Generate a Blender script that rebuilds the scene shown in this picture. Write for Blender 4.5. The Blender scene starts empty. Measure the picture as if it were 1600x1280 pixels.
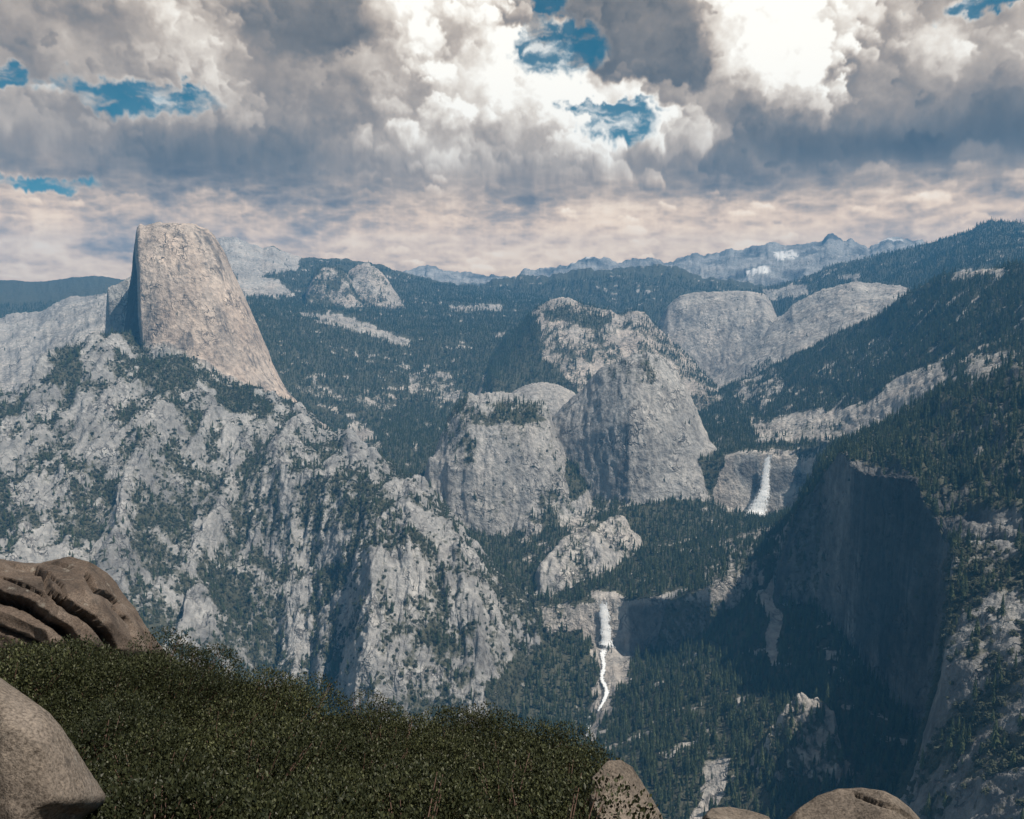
import bpy, math, random
import numpy as np
from mathutils import Vector

random.seed(7)
RNG = np.random.default_rng(11)
scene = bpy.context.scene
COL = scene.collection
R_ = math.radians

# ------------------------------------------------------------------ camera
FPX, HORIZON = 1250.0, 490.0                 # focal length and eye level, in photograph pixels (1600 x 1280)
PITCH = math.atan((640 - HORIZON) / FPX)
cam_data = bpy.data.cameras.new('camera')
cam_data.sensor_fit = 'HORIZONTAL'
cam_data.sensor_width = 36
cam_data.lens = FPX / 1600 * 36
cam_data.clip_start = 0.1
cam_data.clip_end = 120000
cam = bpy.data.objects.new('camera', cam_data)
cam.rotation_euler = (math.pi / 2 - PITCH, 0, 0)
COL.objects.link(cam)
scene.camera = cam

# ------------------------------------------------------------------ light
SUN_AZ, SUN_EL = R_(110), R_(58)             # azimuth clockwise from the view direction
sd = Vector((math.sin(SUN_AZ) * math.cos(SUN_EL), math.cos(SUN_AZ) * math.cos(SUN_EL), math.sin(SUN_EL)))
sun_data = bpy.data.lights.new('sun', 'SUN')
sun_data.energy = 5.0
sun_data.angle = R_(0.53)
sun_data.color = (1.0, 0.90, 0.77)
sun = bpy.data.objects.new('sun', sun_data)
sun.rotation_euler = sd.to_track_quat('Z', 'Y').to_euler()
sun.location = sd * 3000
COL.objects.link(sun)

vs = scene.view_settings
vs.view_transform = 'Standard'
vs.look = 'None'
vs.exposure = 0.28
vs.gamma = 1.0
vs.use_curve_mapping = False
cy = scene.cycles
cy.use_denoising = True
cy.max_bounces = 5
cy.diffuse_bounces = 2
cy.glossy_bounces = 1
cy.transmission_bounces = 2
cy.transparent_max_bounces = 4
cy.volume_bounces = 0
cy.caustics_reflective = False
cy.caustics_refractive = False


def pix(px, py):
    """azimuth and tan(elevation) of the ray through a photograph pixel"""
    xc = (px - 800) / FPX
    yc = (640 - py) / FPX
    dx = xc
    dy = math.cos(PITCH) + yc * math.sin(PITCH)
    dz = -math.sin(PITCH) + yc * math.cos(PITCH)
    return math.atan2(dx, dy), dz / math.hypot(dx, dy)


def world_at(px, py, r):
    a, t = pix(px, py)
    return Vector((math.sin(a) * r, math.cos(a) * r, t * r))


# ------------------------------------------------------------------ node helper
class NT:
    def __init__(self, tree):
        self.t = tree
        self.n = tree.nodes
        self.l = tree.links

    def new(self, kind, **kw):
        nd = self.n.new(kind)
        for k, v in kw.items():
            setattr(nd, k, v)
        return nd

    def put(self, sock, v):
        if hasattr(v, 'is_output'):
            self.l.new(v, sock)
        elif v is not None:
            sock.default_value = v

    def m(self, op, a, b=None, c=None, clamp=False):
        nd = self.new('ShaderNodeMath', operation=op)
        nd.use_clamp = clamp
        for i, v in enumerate((a, b, c)):
            if v is not None:
                self.put(nd.inputs[i], v)
        return nd.outputs[0]

    def vm(self, op, a, b=None, scale=None):
        nd = self.new('ShaderNodeVectorMath', operation=op)
        self.put(nd.inputs[0], a)
        if b is not None:
            self.put(nd.inputs[1], b)
        if scale is not None:
            self.put(nd.inputs['Scale'], scale)
        return nd.outputs['Value'] if op in ('LENGTH', 'DOT_PRODUCT', 'DISTANCE') else nd.outputs[0]

    def noise(self, vec, scale, detail=4, rough=0.5, dist=0.0, lac=2.0, out='Fac'):
        nd = self.new('ShaderNodeTexNoise')
        self.put(nd.inputs['Vector'], vec)
        nd.inputs['Scale'].default_value = scale
        nd.inputs['Detail'].default_value = detail
        nd.inputs['Roughness'].default_value = rough
        nd.inputs['Lacunarity'].default_value = lac
        nd.inputs['Distortion'].default_value = dist
        return nd.outputs[out]

    def voro(self, vec, scale, feature='SMOOTH_F1', smooth=0.5, detail=0, rough=0.5, rand=1.0, out='Distance'):
        nd = self.new('ShaderNodeTexVoronoi', feature=feature)
        self.put(nd.inputs['Vector'], vec)
        nd.inputs['Scale'].default_value = scale
        if 'Smoothness' in nd.inputs:
            nd.inputs['Smoothness'].default_value = smooth
        if 'Detail' in nd.inputs:
            nd.inputs['Detail'].default_value = detail
            nd.inputs['Roughness'].default_value = rough
        nd.inputs['Randomness'].default_value = rand
        return nd.outputs[out]

    def ramp(self, fac, stops, interp='LINEAR'):
        nd = self.new('ShaderNodeValToRGB')
        cr = nd.color_ramp
        cr.interpolation = interp
        while len(cr.elements) < len(stops):
            cr.elements.new(0.5)
        for e, (p, c) in zip(cr.elements, stops):
            e.position = p
            e.color = (*c, 1) if len(c) == 3 else c
        self.put(nd.inputs[0], fac)
        return nd.outputs[0]

    def mix(self, fac, a, b, blend='MIX'):
        nd = self.new('ShaderNodeMix', data_type='RGBA', blend_type=blend)
        self.put(nd.inputs[0], fac)
        for s, v in ((nd.inputs[6], a), (nd.inputs[7], b)):
            if isinstance(v, tuple) and len(v) == 3:
                v = (*v, 1)
            self.put(s, v)
        return nd.outputs[2]

    def step(self, v, lo, hi, to0=0.0, to1=1.0):
        nd = self.new('ShaderNodeMapRange', interpolation_type='SMOOTHSTEP')
        self.put(nd.inputs[0], v)
        for i, x in enumerate((lo, hi, to0, to1)):
            nd.inputs[i + 1].default_value = x
        return nd.outputs[0]

    def attr(self, name, out='Fac'):
        return self.new('ShaderNodeAttribute', attribute_name=name).outputs[out]


# ------------------------------------------------------------------ numeric noise
PERM = np.random.default_rng(3).permutation(2048).astype(np.int32)
ANG = np.linspace(0, 2 * np.pi, 64, endpoint=False)
GX, GY = np.cos(ANG), np.sin(ANG)
G3 = np.random.default_rng(5).normal(size=(64, 3))
G3 /= np.linalg.norm(G3, axis=1)[:, None]


def perlin2(x, y):
    xi = np.floor(x).astype(np.int32)
    yi = np.floor(y).astype(np.int32)
    xf, yf = x - xi, y - yi
    u = xf * xf * xf * (xf * (xf * 6 - 15) + 10)
    v = yf * yf * yf * (yf * (yf * 6 - 15) + 10)

    def g(ix, iy, fx, fy):
        h = PERM[(PERM[ix & 2047] + iy) & 2047] & 63
        return GX[h] * fx + GY[h] * fy
    a = g(xi, yi, xf, yf)
    b = g(xi + 1, yi, xf - 1, yf)
    c = g(xi, yi + 1, xf, yf - 1)
    e = g(xi + 1, yi + 1, xf - 1, yf - 1)
    a = a + u * (b - a)
    c = c + u * (e - c)
    return (a + v * (c - a)) * 1.5


def perlin3(x, y, z):
    xi = np.floor(x).astype(np.int32)
    yi = np.floor(y).astype(np.int32)
    zi = np.floor(z).astype(np.int32)
    xf, yf, zf = x - xi, y - yi, z - zi
    u = xf * xf * (3 - 2 * xf)
    v = yf * yf * (3 - 2 * yf)
    w = zf * zf * (3 - 2 * zf)
    res = []
    for dz in (0, 1):
        row = []
        for dy in (0, 1):
            cc = []
            for dx in (0, 1):
                h = PERM[(PERM[(PERM[(xi + dx) & 2047] + yi + dy) & 2047] + zi + dz) & 2047] & 63
                cc.append(G3[h, 0] * (xf - dx) + G3[h, 1] * (yf - dy) + G3[h, 2] * (zf - dz))
            row.append(cc[0] + u * (cc[1] - cc[0]))
        res.append(row[0] + v * (row[1] - row[0]))
    return (res[0] + w * (res[1] - res[0])) * 1.6


def fbm2(x, y, size, octv=5, gain=0.5, ridged=False, off=0.0):
    s = np.zeros_like(x)
    a, n = 1.0, 0.0
    f = 1.0 / size
    for i in range(octv):
        p = perlin2(x * f + 13.7 * i + off, y * f - 7.3 * i + off * 1.7)
        s += a * (1 - 2 * np.abs(p) if ridged else p)
        n += a
        a *= gain
        f *= 2.03
    return s / n


def fbm3(x, y, z, size, octv=4, gain=0.5, ridged=False, off=0.0):
    s = np.zeros_like(x)
    a, n = 1.0, 0.0
    f = 1.0 / size
    for i in range(octv):
        p = perlin3(x * f + 11.1 * i + off, y * f - 5.3 * i + off, z * f + 3.1 * i)
        s += a * (1 - 2 * np.abs(p) if ridged else p)
        n += a
        a *= gain
        f *= 2.07
    return s / n


def sstep(v, a, b):
    t = np.clip((v - a) / (b - a), 0, 1)
    return t * t * (3 - 2 * t)


# ------------------------------------------------------------------ world: blue sky with heaped clouds
# brightness of the cloud deck along eleven heights, as (photo x, value) pairs; None = rift of open sky
CLOUD_ROWS = {
    -60: "0 .6 200 .6 400 .55 600 .8 800 .8 1000 .5 1200 .9 1400 .7 1600 .6",
    20: "0 .55 100 .55 200 .6 250 .75 300 .65 400 .5 500 .46 550 .5 620 .85 680 .95 720 .75 780 .97 820 .6 900 .48 960 .45 1050 .48 1100 .6 1160 .95 1220 1.05 1280 .95 1350 .72 1400 .6 1450 .75 1520 .7 1580 .6",
    70: "0 .5 100 .55 200 .58 280 .72 330 .8 400 .55 480 .43 550 .45 620 .65 660 .82 700 .65 760 .7 800 .95 840 .8 900 .5 960 .5 1000 .43 1060 .46 1120 .6 1170 .95 1230 1.05 1290 1 1350 .7 1400 .75 1440 .58 1480 .9 1540 .58 1590 .85",
    120: "0 .55 60 .6 110 .62 150 .6 220 .6 300 .6 350 .7 420 .58 500 .52 560 .52 620 .7 660 .88 700 .85 750 .88 800 1 840 1 900 .75 960 .6 1000 .48 1060 .43 1120 .46 1170 .75 1220 1.02 1280 1.05 1330 .65 1380 .52 1440 .58 1500 .7 1560 .52",
    170: "0 .65 60 .62 120 .56 200 .62 240 .75 290 .75 350 .62 420 .58 500 .53 560 .53 620 .65 680 .8 740 .88 800 .75 850 .95 900 1.05 950 .9 1000 .82 1060 .7 1120 .58 1180 .48 1240 .53 1290 .92 1330 .58 1400 .48 1450 .45 1500 .47 1560 .43",
    220: "0 .5 60 .55 100 .64 160 .6 200 .52 260 .47 320 .5 400 .47 480 .45 560 .6 600 .74 660 .7 720 .78 780 .58 840 .7 880 .88 930 1.02 980 .82 1040 .76 1100 .6 1160 .48 1220 .43 1300 .4 1380 .36 1460 .36 1540 .4 1600 .43",
    265: "0 .48 60 .5 120 .4 200 .38 280 .36 360 .38 440 .4 520 .42 600 .48 680 .6 740 .6 800 .56 860 .58 920 .7 980 .58 1040 .47 1100 .4 1160 .38 1240 .38 1320 .43 1400 .48 1480 .5 1560 .48",
    300: "0 .62 60 .58 120 .48 200 .4 260 .36 340 .36 420 .38 500 .43 560 .5 640 .55 700 .7 760 .46 820 .42 880 .47 940 .58 1000 .6 1060 .52 1120 .47 1200 .5 1300 .56 1400 .6 1500 .57 1580 .54",
    340: "0 .62 60 .78 100 .75 160 .5 205 .68 260 .5 310 .67 380 .62 440 .52 520 .46 600 .62 660 .68 740 .58 800 .58 880 .7 940 .78 1000 .72 1060 .72 1120 .66 1200 .72 1280 .66 1360 .62 1440 .67 1520 .64 1600 .62",
    385: "0 .7 60 .73 120 .66 180 .5 300 .55 420 .67 480 .62 540 .7 620 .7 700 .73 780 .72 860 .75 940 .75 1020 .76 1100 .72 1180 .73 1260 .68 1340 .64 1440 .68 1550 .6",
    425: "0 .7 100 .73 200 .68 500 .64 600 .7 700 .74 800 .78 1000 .71 1600 .65",
    480: "0 .62 800 .64 1600 .6"}
SKY_GAPS = [(215, 148, 95, 24), (165, 165, 30, 22), (290, 135, 25, 16), (2, 118, 26, 13), (880, 82, 60, 30), (835, 70, 18, 30), (965, 195, 44, 30), (955, 163, 62, 9),
            (70, 285, 55, 9), (846, 5, 26, 20), (1590, 0, 75, 11)]
UMAX, VLO, VHI = 42.0, -1.0, 27.0


def cloud_images():
    W, H = 1500, 500
    U, V = np.meshgrid(np.linspace(-UMAX, UMAX, W), np.linspace(VLO, VHI, H))
    su, sv = W / (2 * UMAX), H / (VHI - VLO)
    pu, pv, pb = [], [], []
    for yy, row in CLOUD_ROWS.items():
        q = [float(k) for k in row.split()]
        for xx in np.arange(-220, 1821, 40):
            a, te = pix(float(xx), float(yy))
            pu.append(math.degrees(a))
            pv.append(math.degrees(math.atan(te)))
            pb.append(np.interp(xx, q[0::2], q[1::2]) + (0.05 if yy in (265, 300) else 0.0))
    pu, pv, pb = np.array(pu), np.array(pv), np.array(pb)
    # smooth deck brightness on a coarse lattice
    cu, cv_ = np.linspace(-UMAX, UMAX, 180), np.linspace(VLO, VHI, 70)
    CU, CV = np.meshgrid(cu, cv_)
    num, dn = np.zeros_like(CU), np.full_like(CU, 1e-9)
    for k in range(len(pu)):
        wgt = np.exp(-((CU - pu[k]) ** 2) / (2 * 0.95 ** 2) - ((CV - pv[k]) ** 2) / (2 * 0.85 ** 2))
        num += wgt * pb[k]
        dn += wgt
    base_lat = num / dn

    def base_at(u, v):
        fu = np.clip((u + UMAX) / (2 * UMAX) * 179, 0, 178.99)
        fv = np.clip((v - VLO) / (VHI - VLO) * 69, 0, 68.99)
        iu, iv = fu.astype(int), fv.astype(int)
        a, b = fu - iu, fv - iv
        L = base_lat
        return (L[iv, iu] * (1 - a) + L[iv, iu + 1] * a) * (1 - b) + (L[iv + 1, iu] * (1 - a) + L[iv + 1, iu + 1] * a) * b

    flat = 0.30 + 0.70 * sstep(V, 1.0, 13.0)
    w1 = fbm2(U, V / flat, 3.4, 6, 0.55, off=1.1)
    w2 = fbm2(U, V / flat, 3.4, 6, 0.55, off=6.6)
    w3 = fbm2(U, V / flat, 1.1, 5, 0.6, off=12.6)
    w4 = fbm2(U, V / flat, 1.1, 5, 0.6, off=17.6)
    UW, VW = U + 1.5 * w1 + 0.28 * w3, V + (1.1 * w2 + 0.26 * w4) * flat
    B = base_at(UW, VW)
    w5 = fbm2(U, V / flat, 0.55, 4, 0.6, off=81.0)
    w6 = fbm2(U, V / flat, 0.55, 4, 0.6, off=87.0)
    UP, VP = U + 1.0 * w1 + 0.62 * w3 + 0.22 * w5, V + (0.85 * w2 + 0.55 * w4 + 0.2 * w6) * flat
    rg = np.random.default_rng(23)
    N = 2100
    rad = 0.40 * (1 - rg.random(N)) ** (-0.80)
    rad = np.sort(np.clip(rad, 0.30, 4.2))[::-1]
    lu, lv = 0.50, 0.80
    for k in range(N):
        cu_, cv2 = rg.uniform(-UMAX, UMAX), rg.uniform(0, VHI)
        fl = 0.30 + 0.70 * float(sstep(np.array(cv2), 1.0, 13.0))
        r = rad[k] * (0.35 + 0.65 * fl)
        if cv2 < 9:
            r = max(r, rg.uniform(0.45, 1.3))
        ry = r * fl * 0.85
        c = float(base_at(np.array([cu_]), np.array([cv2]))[0])
        if (c < 0.46 and rg.random() < 0.55) or (cv2 < 8.5 and rg.random() < 0.72):
            continue
        i0, i1 = int((cu_ - r - 0.9 + UMAX) * su), int((cu_ + r + 0.9 + UMAX) * su) + 1
        j0, j1 = int((cv2 - ry - 0.8 - VLO) * sv), int((cv2 + ry + 0.8 - VLO) * sv) + 1
        i0, j0 = max(i0, 0), max(j0, 0)
        if i1 <= i0 or j1 <= j0:
            continue
        sl = (slice(j0, j1), slice(i0, i1))
        x, y = (UP[sl] - cu_) / r, (VP[sl] - cv2) / ry
        d2 = x * x + y * y
        nzv = np.sqrt(np.clip(1 - d2, 0, 1))
        lam = 0.5 * (x * lu + y * lv) + 0.25 * nzv
        lo = sstep(y, 0.3, -0.9)                                    # bases dissolve
        al = sstep(np.sqrt(d2), 1.0, rg.uniform(0.45, 0.82)) * (1 - 0.85 * lo) * rg.uniform(0.35, 0.85)
        con = np.clip((c - 0.33) * 1.25, 0.06, 0.62) * np.interp(r, [0.3, 1.2], [0.45, 1.0])
        val = c - 0.03 + con * lam
        B[sl] += (val - B[sl]) * al
    lowm = sstep(V, 10.5, 7.0)
    bands = fbm2(U + 1.2 * w1, V * 4.2 + 0.5 * w3, 4.5, 6, 0.58, off=51.0)
    bill = fbm2(U + 0.8 * w1, V * 2.2, 2.2, 5, 0.55, ridged=True, off=61.0)
    B = B + lowm * (0.15 * bands + 0.12 * (bill - 0.3))
    fine = fbm2(U + 0.3 * w3, V / flat, 0.9, 6, 0.6, off=31.0)
    B = B + 0.055 * fine * np.clip((B - 0.25) * 2, 0.3, 1.2) + 0.04 * w1
    def soft(a, n):
        for ax in (0, 1):
            for _ in range(2):
                q = np.pad(a, [(n, n) if k == ax else (0, 0) for k in (0, 1)], mode='edge')
                cs_ = np.cumsum(q, axis=ax)
                z0 = np.zeros_like(cs_[:1] if ax == 0 else cs_[:, :1])
                cs_ = np.concatenate([z0, cs_], axis=ax)
                k2 = 2 * n + 1
                a = (cs_[k2:] - cs_[:-k2]) / k2 if ax == 0 else (cs_[:, k2:] - cs_[:, :-k2]) / k2
        return a
    B = B + 0.55 * (B - soft(B, 34)) + 0.15 * (B - soft(B, 7))       # heaped tops stand out from their bases
    B = np.where(B < 0.5, 0.5 + (B - 0.5) * 1.12, B)
    g = np.zeros_like(U)
    UG, VG = U + 2.6 * w1 + 1.0 * w3, V + 1.5 * w2 + 0.8 * w4
    for (px, py, wx, wy) in SKY_GAPS:
        a, te = pix(px, py)
        q = ((UG - math.degrees(a)) / (wx / 20)) ** 2 + ((VG - math.degrees(math.atan(te))) / (wy / 20)) ** 2
        g = np.maximum(g, np.exp(-0.7 * q))
    alpha = 1 - sstep(g + 0.16 * fine + 0.22 * w3, 0.34, 0.72)
    wis = fbm2(U + 1.5 * w1, V * 2.6 + w3, 2.4, 6, 0.6, off=71.0)
    alpha = np.maximum(alpha, 0.06 + 0.72 * sstep(wis, -0.10, 0.42))
    rim = sstep(g, 0.28, 0.48)
    B = B + 0.13 * rim * np.clip(w3 * 1.2 + 0.8, 0, 1)
    stops = np.array([0.28, 0.38, 0.48, 0.58, 0.70, 0.84, 1.0])
    hi = np.array([(0.095, 0.094, 0.098), (0.160, 0.150, 0.143), (0.255, 0.225, 0.200), (0.40, 0.325, 0.265), (0.64, 0.525, 0.420), (1.0, 0.88, 0.74), (1.35, 1.28, 1.15)])
    lw = np.array([(0.30, 0.245, 0.215), (0.40, 0.315, 0.255), (0.62, 0.46, 0.335), (0.92, 0.65, 0.43), (1.35, 0.94, 0.60), (1.65, 1.20, 0.78), (1.75, 1.36, 0.96)])
    low = sstep(V, 10.5, 5.5)[..., None]
    Bc = np.clip(B, 0.28, 1.0)
    rgb = np.stack([np.interp(Bc, stops, hi[:, k]) for k in range(3)], -1) * (1 - low) + np.stack([np.interp(Bc, stops, lw[:, k]) for k in range(3)], -1) * low
    px_ = np.concatenate([rgb, alpha[..., None]], -1).astype(np.float32)
    front = bpy.data.images.new('cloud_front', W, H, alpha=True, float_buffer=True)
    front.colorspace_settings.name = 'Non-Color'
    front.alpha_mode = 'CHANNEL_PACKED'
    front.pixels.foreach_set(px_.ravel())
    # the rest of the deck, coarse and unseen, extra blue gaps put in to weaken fill light
    W2, H2 = 360, 64
    A2, V2 = np.meshgrid(np.linspace(-180, 180, W2), np.linspace(0, 90, H2))
    cx, sy_ = np.cos(np.radians(A2)) * (95 - V2), np.sin(np.radians(A2)) * (95 - V2)
    b2 = 0.60 + 0.30 * fbm2(cx, sy_, 24, 5, 0.6, off=4.4)
    al2 = sstep(fbm2(cx, sy_, 30, 5, 0.55, off=9.4), -0.06, 0.06)
    bc2 = np.clip(b2, 0.28, 1.0)
    px2 = np.stack([np.interp(bc2, stops, hi[:, k]) for k in range(3)] + [al2], -1).astype(np.float32)
    rest = bpy.data.images.new('cloud_rest', W2, H2, alpha=True, float_buffer=True)
    rest.colorspace_settings.name = 'Non-Color'
    rest.alpha_mode = 'CHANNEL_PACKED'
    rest.pixels.foreach_set(px2.ravel())
    return front, rest


def build_world():
    w = bpy.data.worlds.new('World')
    scene.world = w
    w.use_nodes = True
    t = NT(w.node_tree)
    for n in list(t.n):
        t.n.remove(n)
    out = t.new('ShaderNodeOutputWorld')
    bg = t.new('ShaderNodeBackground')
    bg.inputs['Strength'].default_value = 0.1
    t.l.new(bg.outputs[0], out.inputs['Surface'])
    sky = t.new('ShaderNodeTexSky', sky_type='NISHITA')
    sky.sun_disc = False
    sky.sun_elevation = SUN_EL
    sky.sun_rotation = SUN_AZ
    sky.altitude = 2200
    sky.air_density = 1.0
    sky.dust_density = 0.4
    sky.ozone_density = 4.0
    blue = t.mix(1.0, sky.outputs[0], (0.06, 0.52, 0.46), 'MULTIPLY')
    d = t.new('ShaderNodeTexCoord').outputs['Generated']
    sx = t.new('ShaderNodeSeparateXYZ')
    t.l.new(d, sx.inputs[0])
    x, y, z = sx.outputs
    u = t.m('MULTIPLY', t.m('ARCTAN2', x, y), 180 / math.pi)
    v = t.m('MULTIPLY', t.m('ARCSINE', z), 180 / math.pi)
    front, rest = cloud_images()

    def img(im, fu, fv):
        c = t.new('ShaderNodeCombineXYZ')
        t.l.new(fu, c.inputs[0])
        t.l.new(fv, c.inputs[1])
        n = t.new('ShaderNodeTexImage', image=im, interpolation='Cubic', extension='EXTEND')
        t.l.new(c.outputs[0], n.inputs[0])
        return t.mix(n.outputs['Alpha'], blue, t.vm('SCALE', n.outputs['Color'], scale=8.0))
    cf = img(front, t.m('MULTIPLY_ADD', u, 1 / (2 * UMAX), 0.5), t.m('MULTIPLY_ADD', v, 1 / (VHI - VLO), -VLO / (VHI - VLO)))
    cr = img(rest, t.m('MULTIPLY_ADD', u, 1 / 360, 0.5), t.m('MULTIPLY', v, 1 / 90))
    win = t.m('MULTIPLY', t.step(t.m('ABSOLUTE', u), 42, 37), t.step(v, 27, 24.5))
    col = t.mix(win, cr, cf)
    col = t.mix(t.step(z, -0.02, -0.06), col, (0.7, 0.75, 0.6))          # the land below eye level
    t.l.new(col, bg.inputs['Color'])
    w.cycles.sampling_method = 'MANUAL'
    w.cycles.sample_map_resolution = 256


build_world()


# ------------------------------------------------------------------ terrain as lofted masses
# every mass is a loft through rails (photo pixel + distance in metres), near rail first
LAYERS = []


def layer(name, label, cat, rails, exps=None, back=0.35, near=1.0, fall=(2.5, 2.5), rough=10.0, gully=0.0, gsize=300.0,
          cover=0.5, spec=0, streak=0.0, tint=0.5, crag=0.0):
    conv = []
    for rl in rails:
        az, te, r = [], [], []
        for (px, py, rr) in rl:
            a, tt = pix(px, py)
            az.append(a)
            te.append(tt)
            r.append(rr)
        conv.append((np.array(az), np.array(te), np.array(r, float)))
    LAYERS.append(dict(name=name, label=label, cat=cat, rails=conv, exps=exps or [1.0] * (len(rails) - 1), back=back, near=near,
                       fall=fall, rough=rough, gully=gully, gsize=gsize, cover=cover, spec=spec, streak=streak, tint=tint, crag=crag))


def rl(pts, r=None):
    return [(p[0], p[1], p[2] if len(p) > 2 else r) for p in pts]


layer('mountain_range', 'pale rocky peaks with snow patches along the far skyline', 'mountains',
      [rl([(560, 480), (1100, 470), (1660, 450)], 8900),
       rl([(560, 450), (800, 455), (1060, 440), (1180, 425), (1300, 412), (1450, 405), (1660, 400)], 9900),
       rl([(560, 448), (620, 432), (640, 424), (668, 416), (700, 423), (740, 430), (775, 437), (812, 437), (820, 423), (845, 418), (870, 417),
           (900, 409), (925, 403), (960, 411), (985, 407), (1020, 401), (1050, 411), (1080, 404), (1110, 401), (1140, 392),
           (1170, 396), (1200, 388), (1240, 387), (1280, 385), (1300, 371), (1318, 382), (1330, 375), (1358, 388), (1372, 378), (1390, 374),
           (1412, 381), (1440, 377), (1452, 384), (1500, 392), (1660, 400)], 11200)],
      crag=18, rough=26, gully=110, gsize=800, cover=0.18, tint=0.5, near=0.8)
layer('forest_ridge', 'hazy blue forested ridge at the far left horizon', 'ridge',
      [rl([(-160, 520), (0, 515), (160, 505), (330, 500)], 7000),
       rl([(-160, 434), (0, 437), (50, 440), (90, 437), (140, 431), (170, 432), (190, 437), (240, 446), (330, 455)], 9500)],
      rough=12, cover=0.97, near=0.8)
layer('forest_ridge', 'dark hazy forested hump below the far rocky peaks', 'ridge',
      [rl([(700, 500), (900, 495), (1100, 500), (1230, 500)], 6900),
       rl([(700, 452), (760, 443), (800, 438), (850, 433), (900, 427), (940, 421), (985, 417), (1030, 418), (1070, 424), (1120, 436), (1170, 446), (1230, 455)], 8400)],
      rough=26, gully=70, gsize=700, cover=0.90, near=0.8)
layer('forest_ridge', 'long forested ridge rising to a peak at the right skyline', 'ridge',
      [[(1080, 505, 7300), (1160, 505, 7200), (1300, 485, 6400), (1420, 460, 5700), (1500, 440, 5400), (1680, 425, 5200)],
       rl([(1080, 478), (1150, 462), (1200, 450), (1240, 438), (1280, 425), (1320, 412), (1360, 404), (1400, 395), (1440, 387),
           (1480, 374), (1510, 365), (1535, 353), (1550, 349), (1575, 351), (1600, 352), (1680, 356)], 7600)],
      rough=14, gully=36, gsize=700, cover=0.9, near=0.8)
layer('forest_ridge', 'wide forested plateau with a bare pale summit behind the great dome', 'ridge',
      [rl([(230, 640), (400, 610), (500, 640), (620, 650), (760, 650), (860, 640), (900, 620)], 4250),
       rl([(230, 520), (400, 500), (500, 510), (640, 530), (800, 530), (900, 520)], 5400),
       rl([(230, 470), (400, 462), (500, 470), (640, 478), (800, 480), (900, 480)], 6700),
       rl([(230, 400), (300, 385), (330, 378), (345, 373), (368, 371), (385, 379), (410, 388), (427, 386), (445, 397), (470, 404),
           (510, 406), (550, 408), (590, 413), (620, 424), (660, 436), (720, 446), (800, 452), (900, 470)], 8200)],
      rough=16, gully=34, gsize=600, cover=0.9, near=0.6)
layer('granite_dome', 'small pale granite knob on the wooded ridge right of the great dome', 'dome',
      [rl([(530, 470), (560, 478), (630, 478)], 6450), rl([(530, 450), (545, 425), (558, 414), (575, 412), (590, 420), (606, 436), (630, 476)], 6900)],
      exps=[1.6], rough=9, gully=8, gsize=150, cover=0.35, tint=0.6)
layer('granite_dome', 'low pale granite knob left of its taller neighbour on the wooded ridge', 'dome',
      [rl([(480, 468), (520, 476), (565, 474)], 6350), rl([(480, 455), (490, 425), (505, 417), (525, 418), (545, 430), (565, 470)], 6700)],
      exps=[1.6], rough=9, gully=8, gsize=150, cover=0.5, tint=0.6)
layer('granite_slope', 'bare grey granite slabs sloping down behind the great dome at far left', 'slope',
      [rl([(-160, 660), (0, 632), (60, 610), (120, 570), (180, 545), (250, 545)], 4500),
       rl([(-160, 560), (0, 545), (60, 530), (120, 505), (180, 488), (250, 480)], 5600),
       rl([(-160, 520), (0, 498), (60, 487), (110, 467), (165, 456), (250, 440)], 6500)],
      rough=13, gully=44, gsize=330, cover=0.07, tint=0.45, near=0.8, streak=0.6)
layer('granite_dome', 'broad speckled granite dome behind the pointed dome in the valley', 'dome',
      [rl([(770, 600), (830, 605), (900, 606), (1000, 612), (1150, 625)], 4350),
       rl([(770, 550), (815, 507), (840, 480), (855, 471), (870, 467), (890, 468), (905, 472), (940, 485), (968, 491), (985, 488), (1005, 489),
           (1020, 505), (1050, 533), (1080, 563), (1112, 597), (1150, 612)], 5300)],
      exps=[1.35], rough=10, gully=20, gsize=260, cover=0.40, tint=0.60, fall=(1.2, 1.2))
layer('granite_dome', 'smooth bare granite dome far up the valley, flat topped', 'dome',
      [rl([(1010, 600), (1110, 610), (1170, 590), (1225, 540)], 5500),
       rl([(1010, 545), (1022, 520), (1032, 498), (1045, 477), (1062, 463), (1085, 458), (1120, 456), (1140, 457), (1165, 455), (1195, 462), (1207, 478), (1225, 520)], 6200)],
      exps=[1.9], rough=9, gully=22, gsize=210, cover=0.08, tint=0.5, streak=1.1)
layer('granite_slope', 'long bare granite apron sweeping down from the right ridge', 'slope',
      [rl([(1080, 620), (1130, 612), (1200, 590), (1280, 555), (1360, 525), (1460, 490)], 4750),
       rl([(1080, 606), (1110, 590), (1140, 562), (1200, 505), (1240, 476), (1270, 462), (1310, 447), (1340, 444), (1400, 449), (1460, 456)], 5900)],
      exps=[1.0], rough=9, gully=34, gsize=270, cover=0.13, tint=0.5, streak=1.1)
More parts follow.
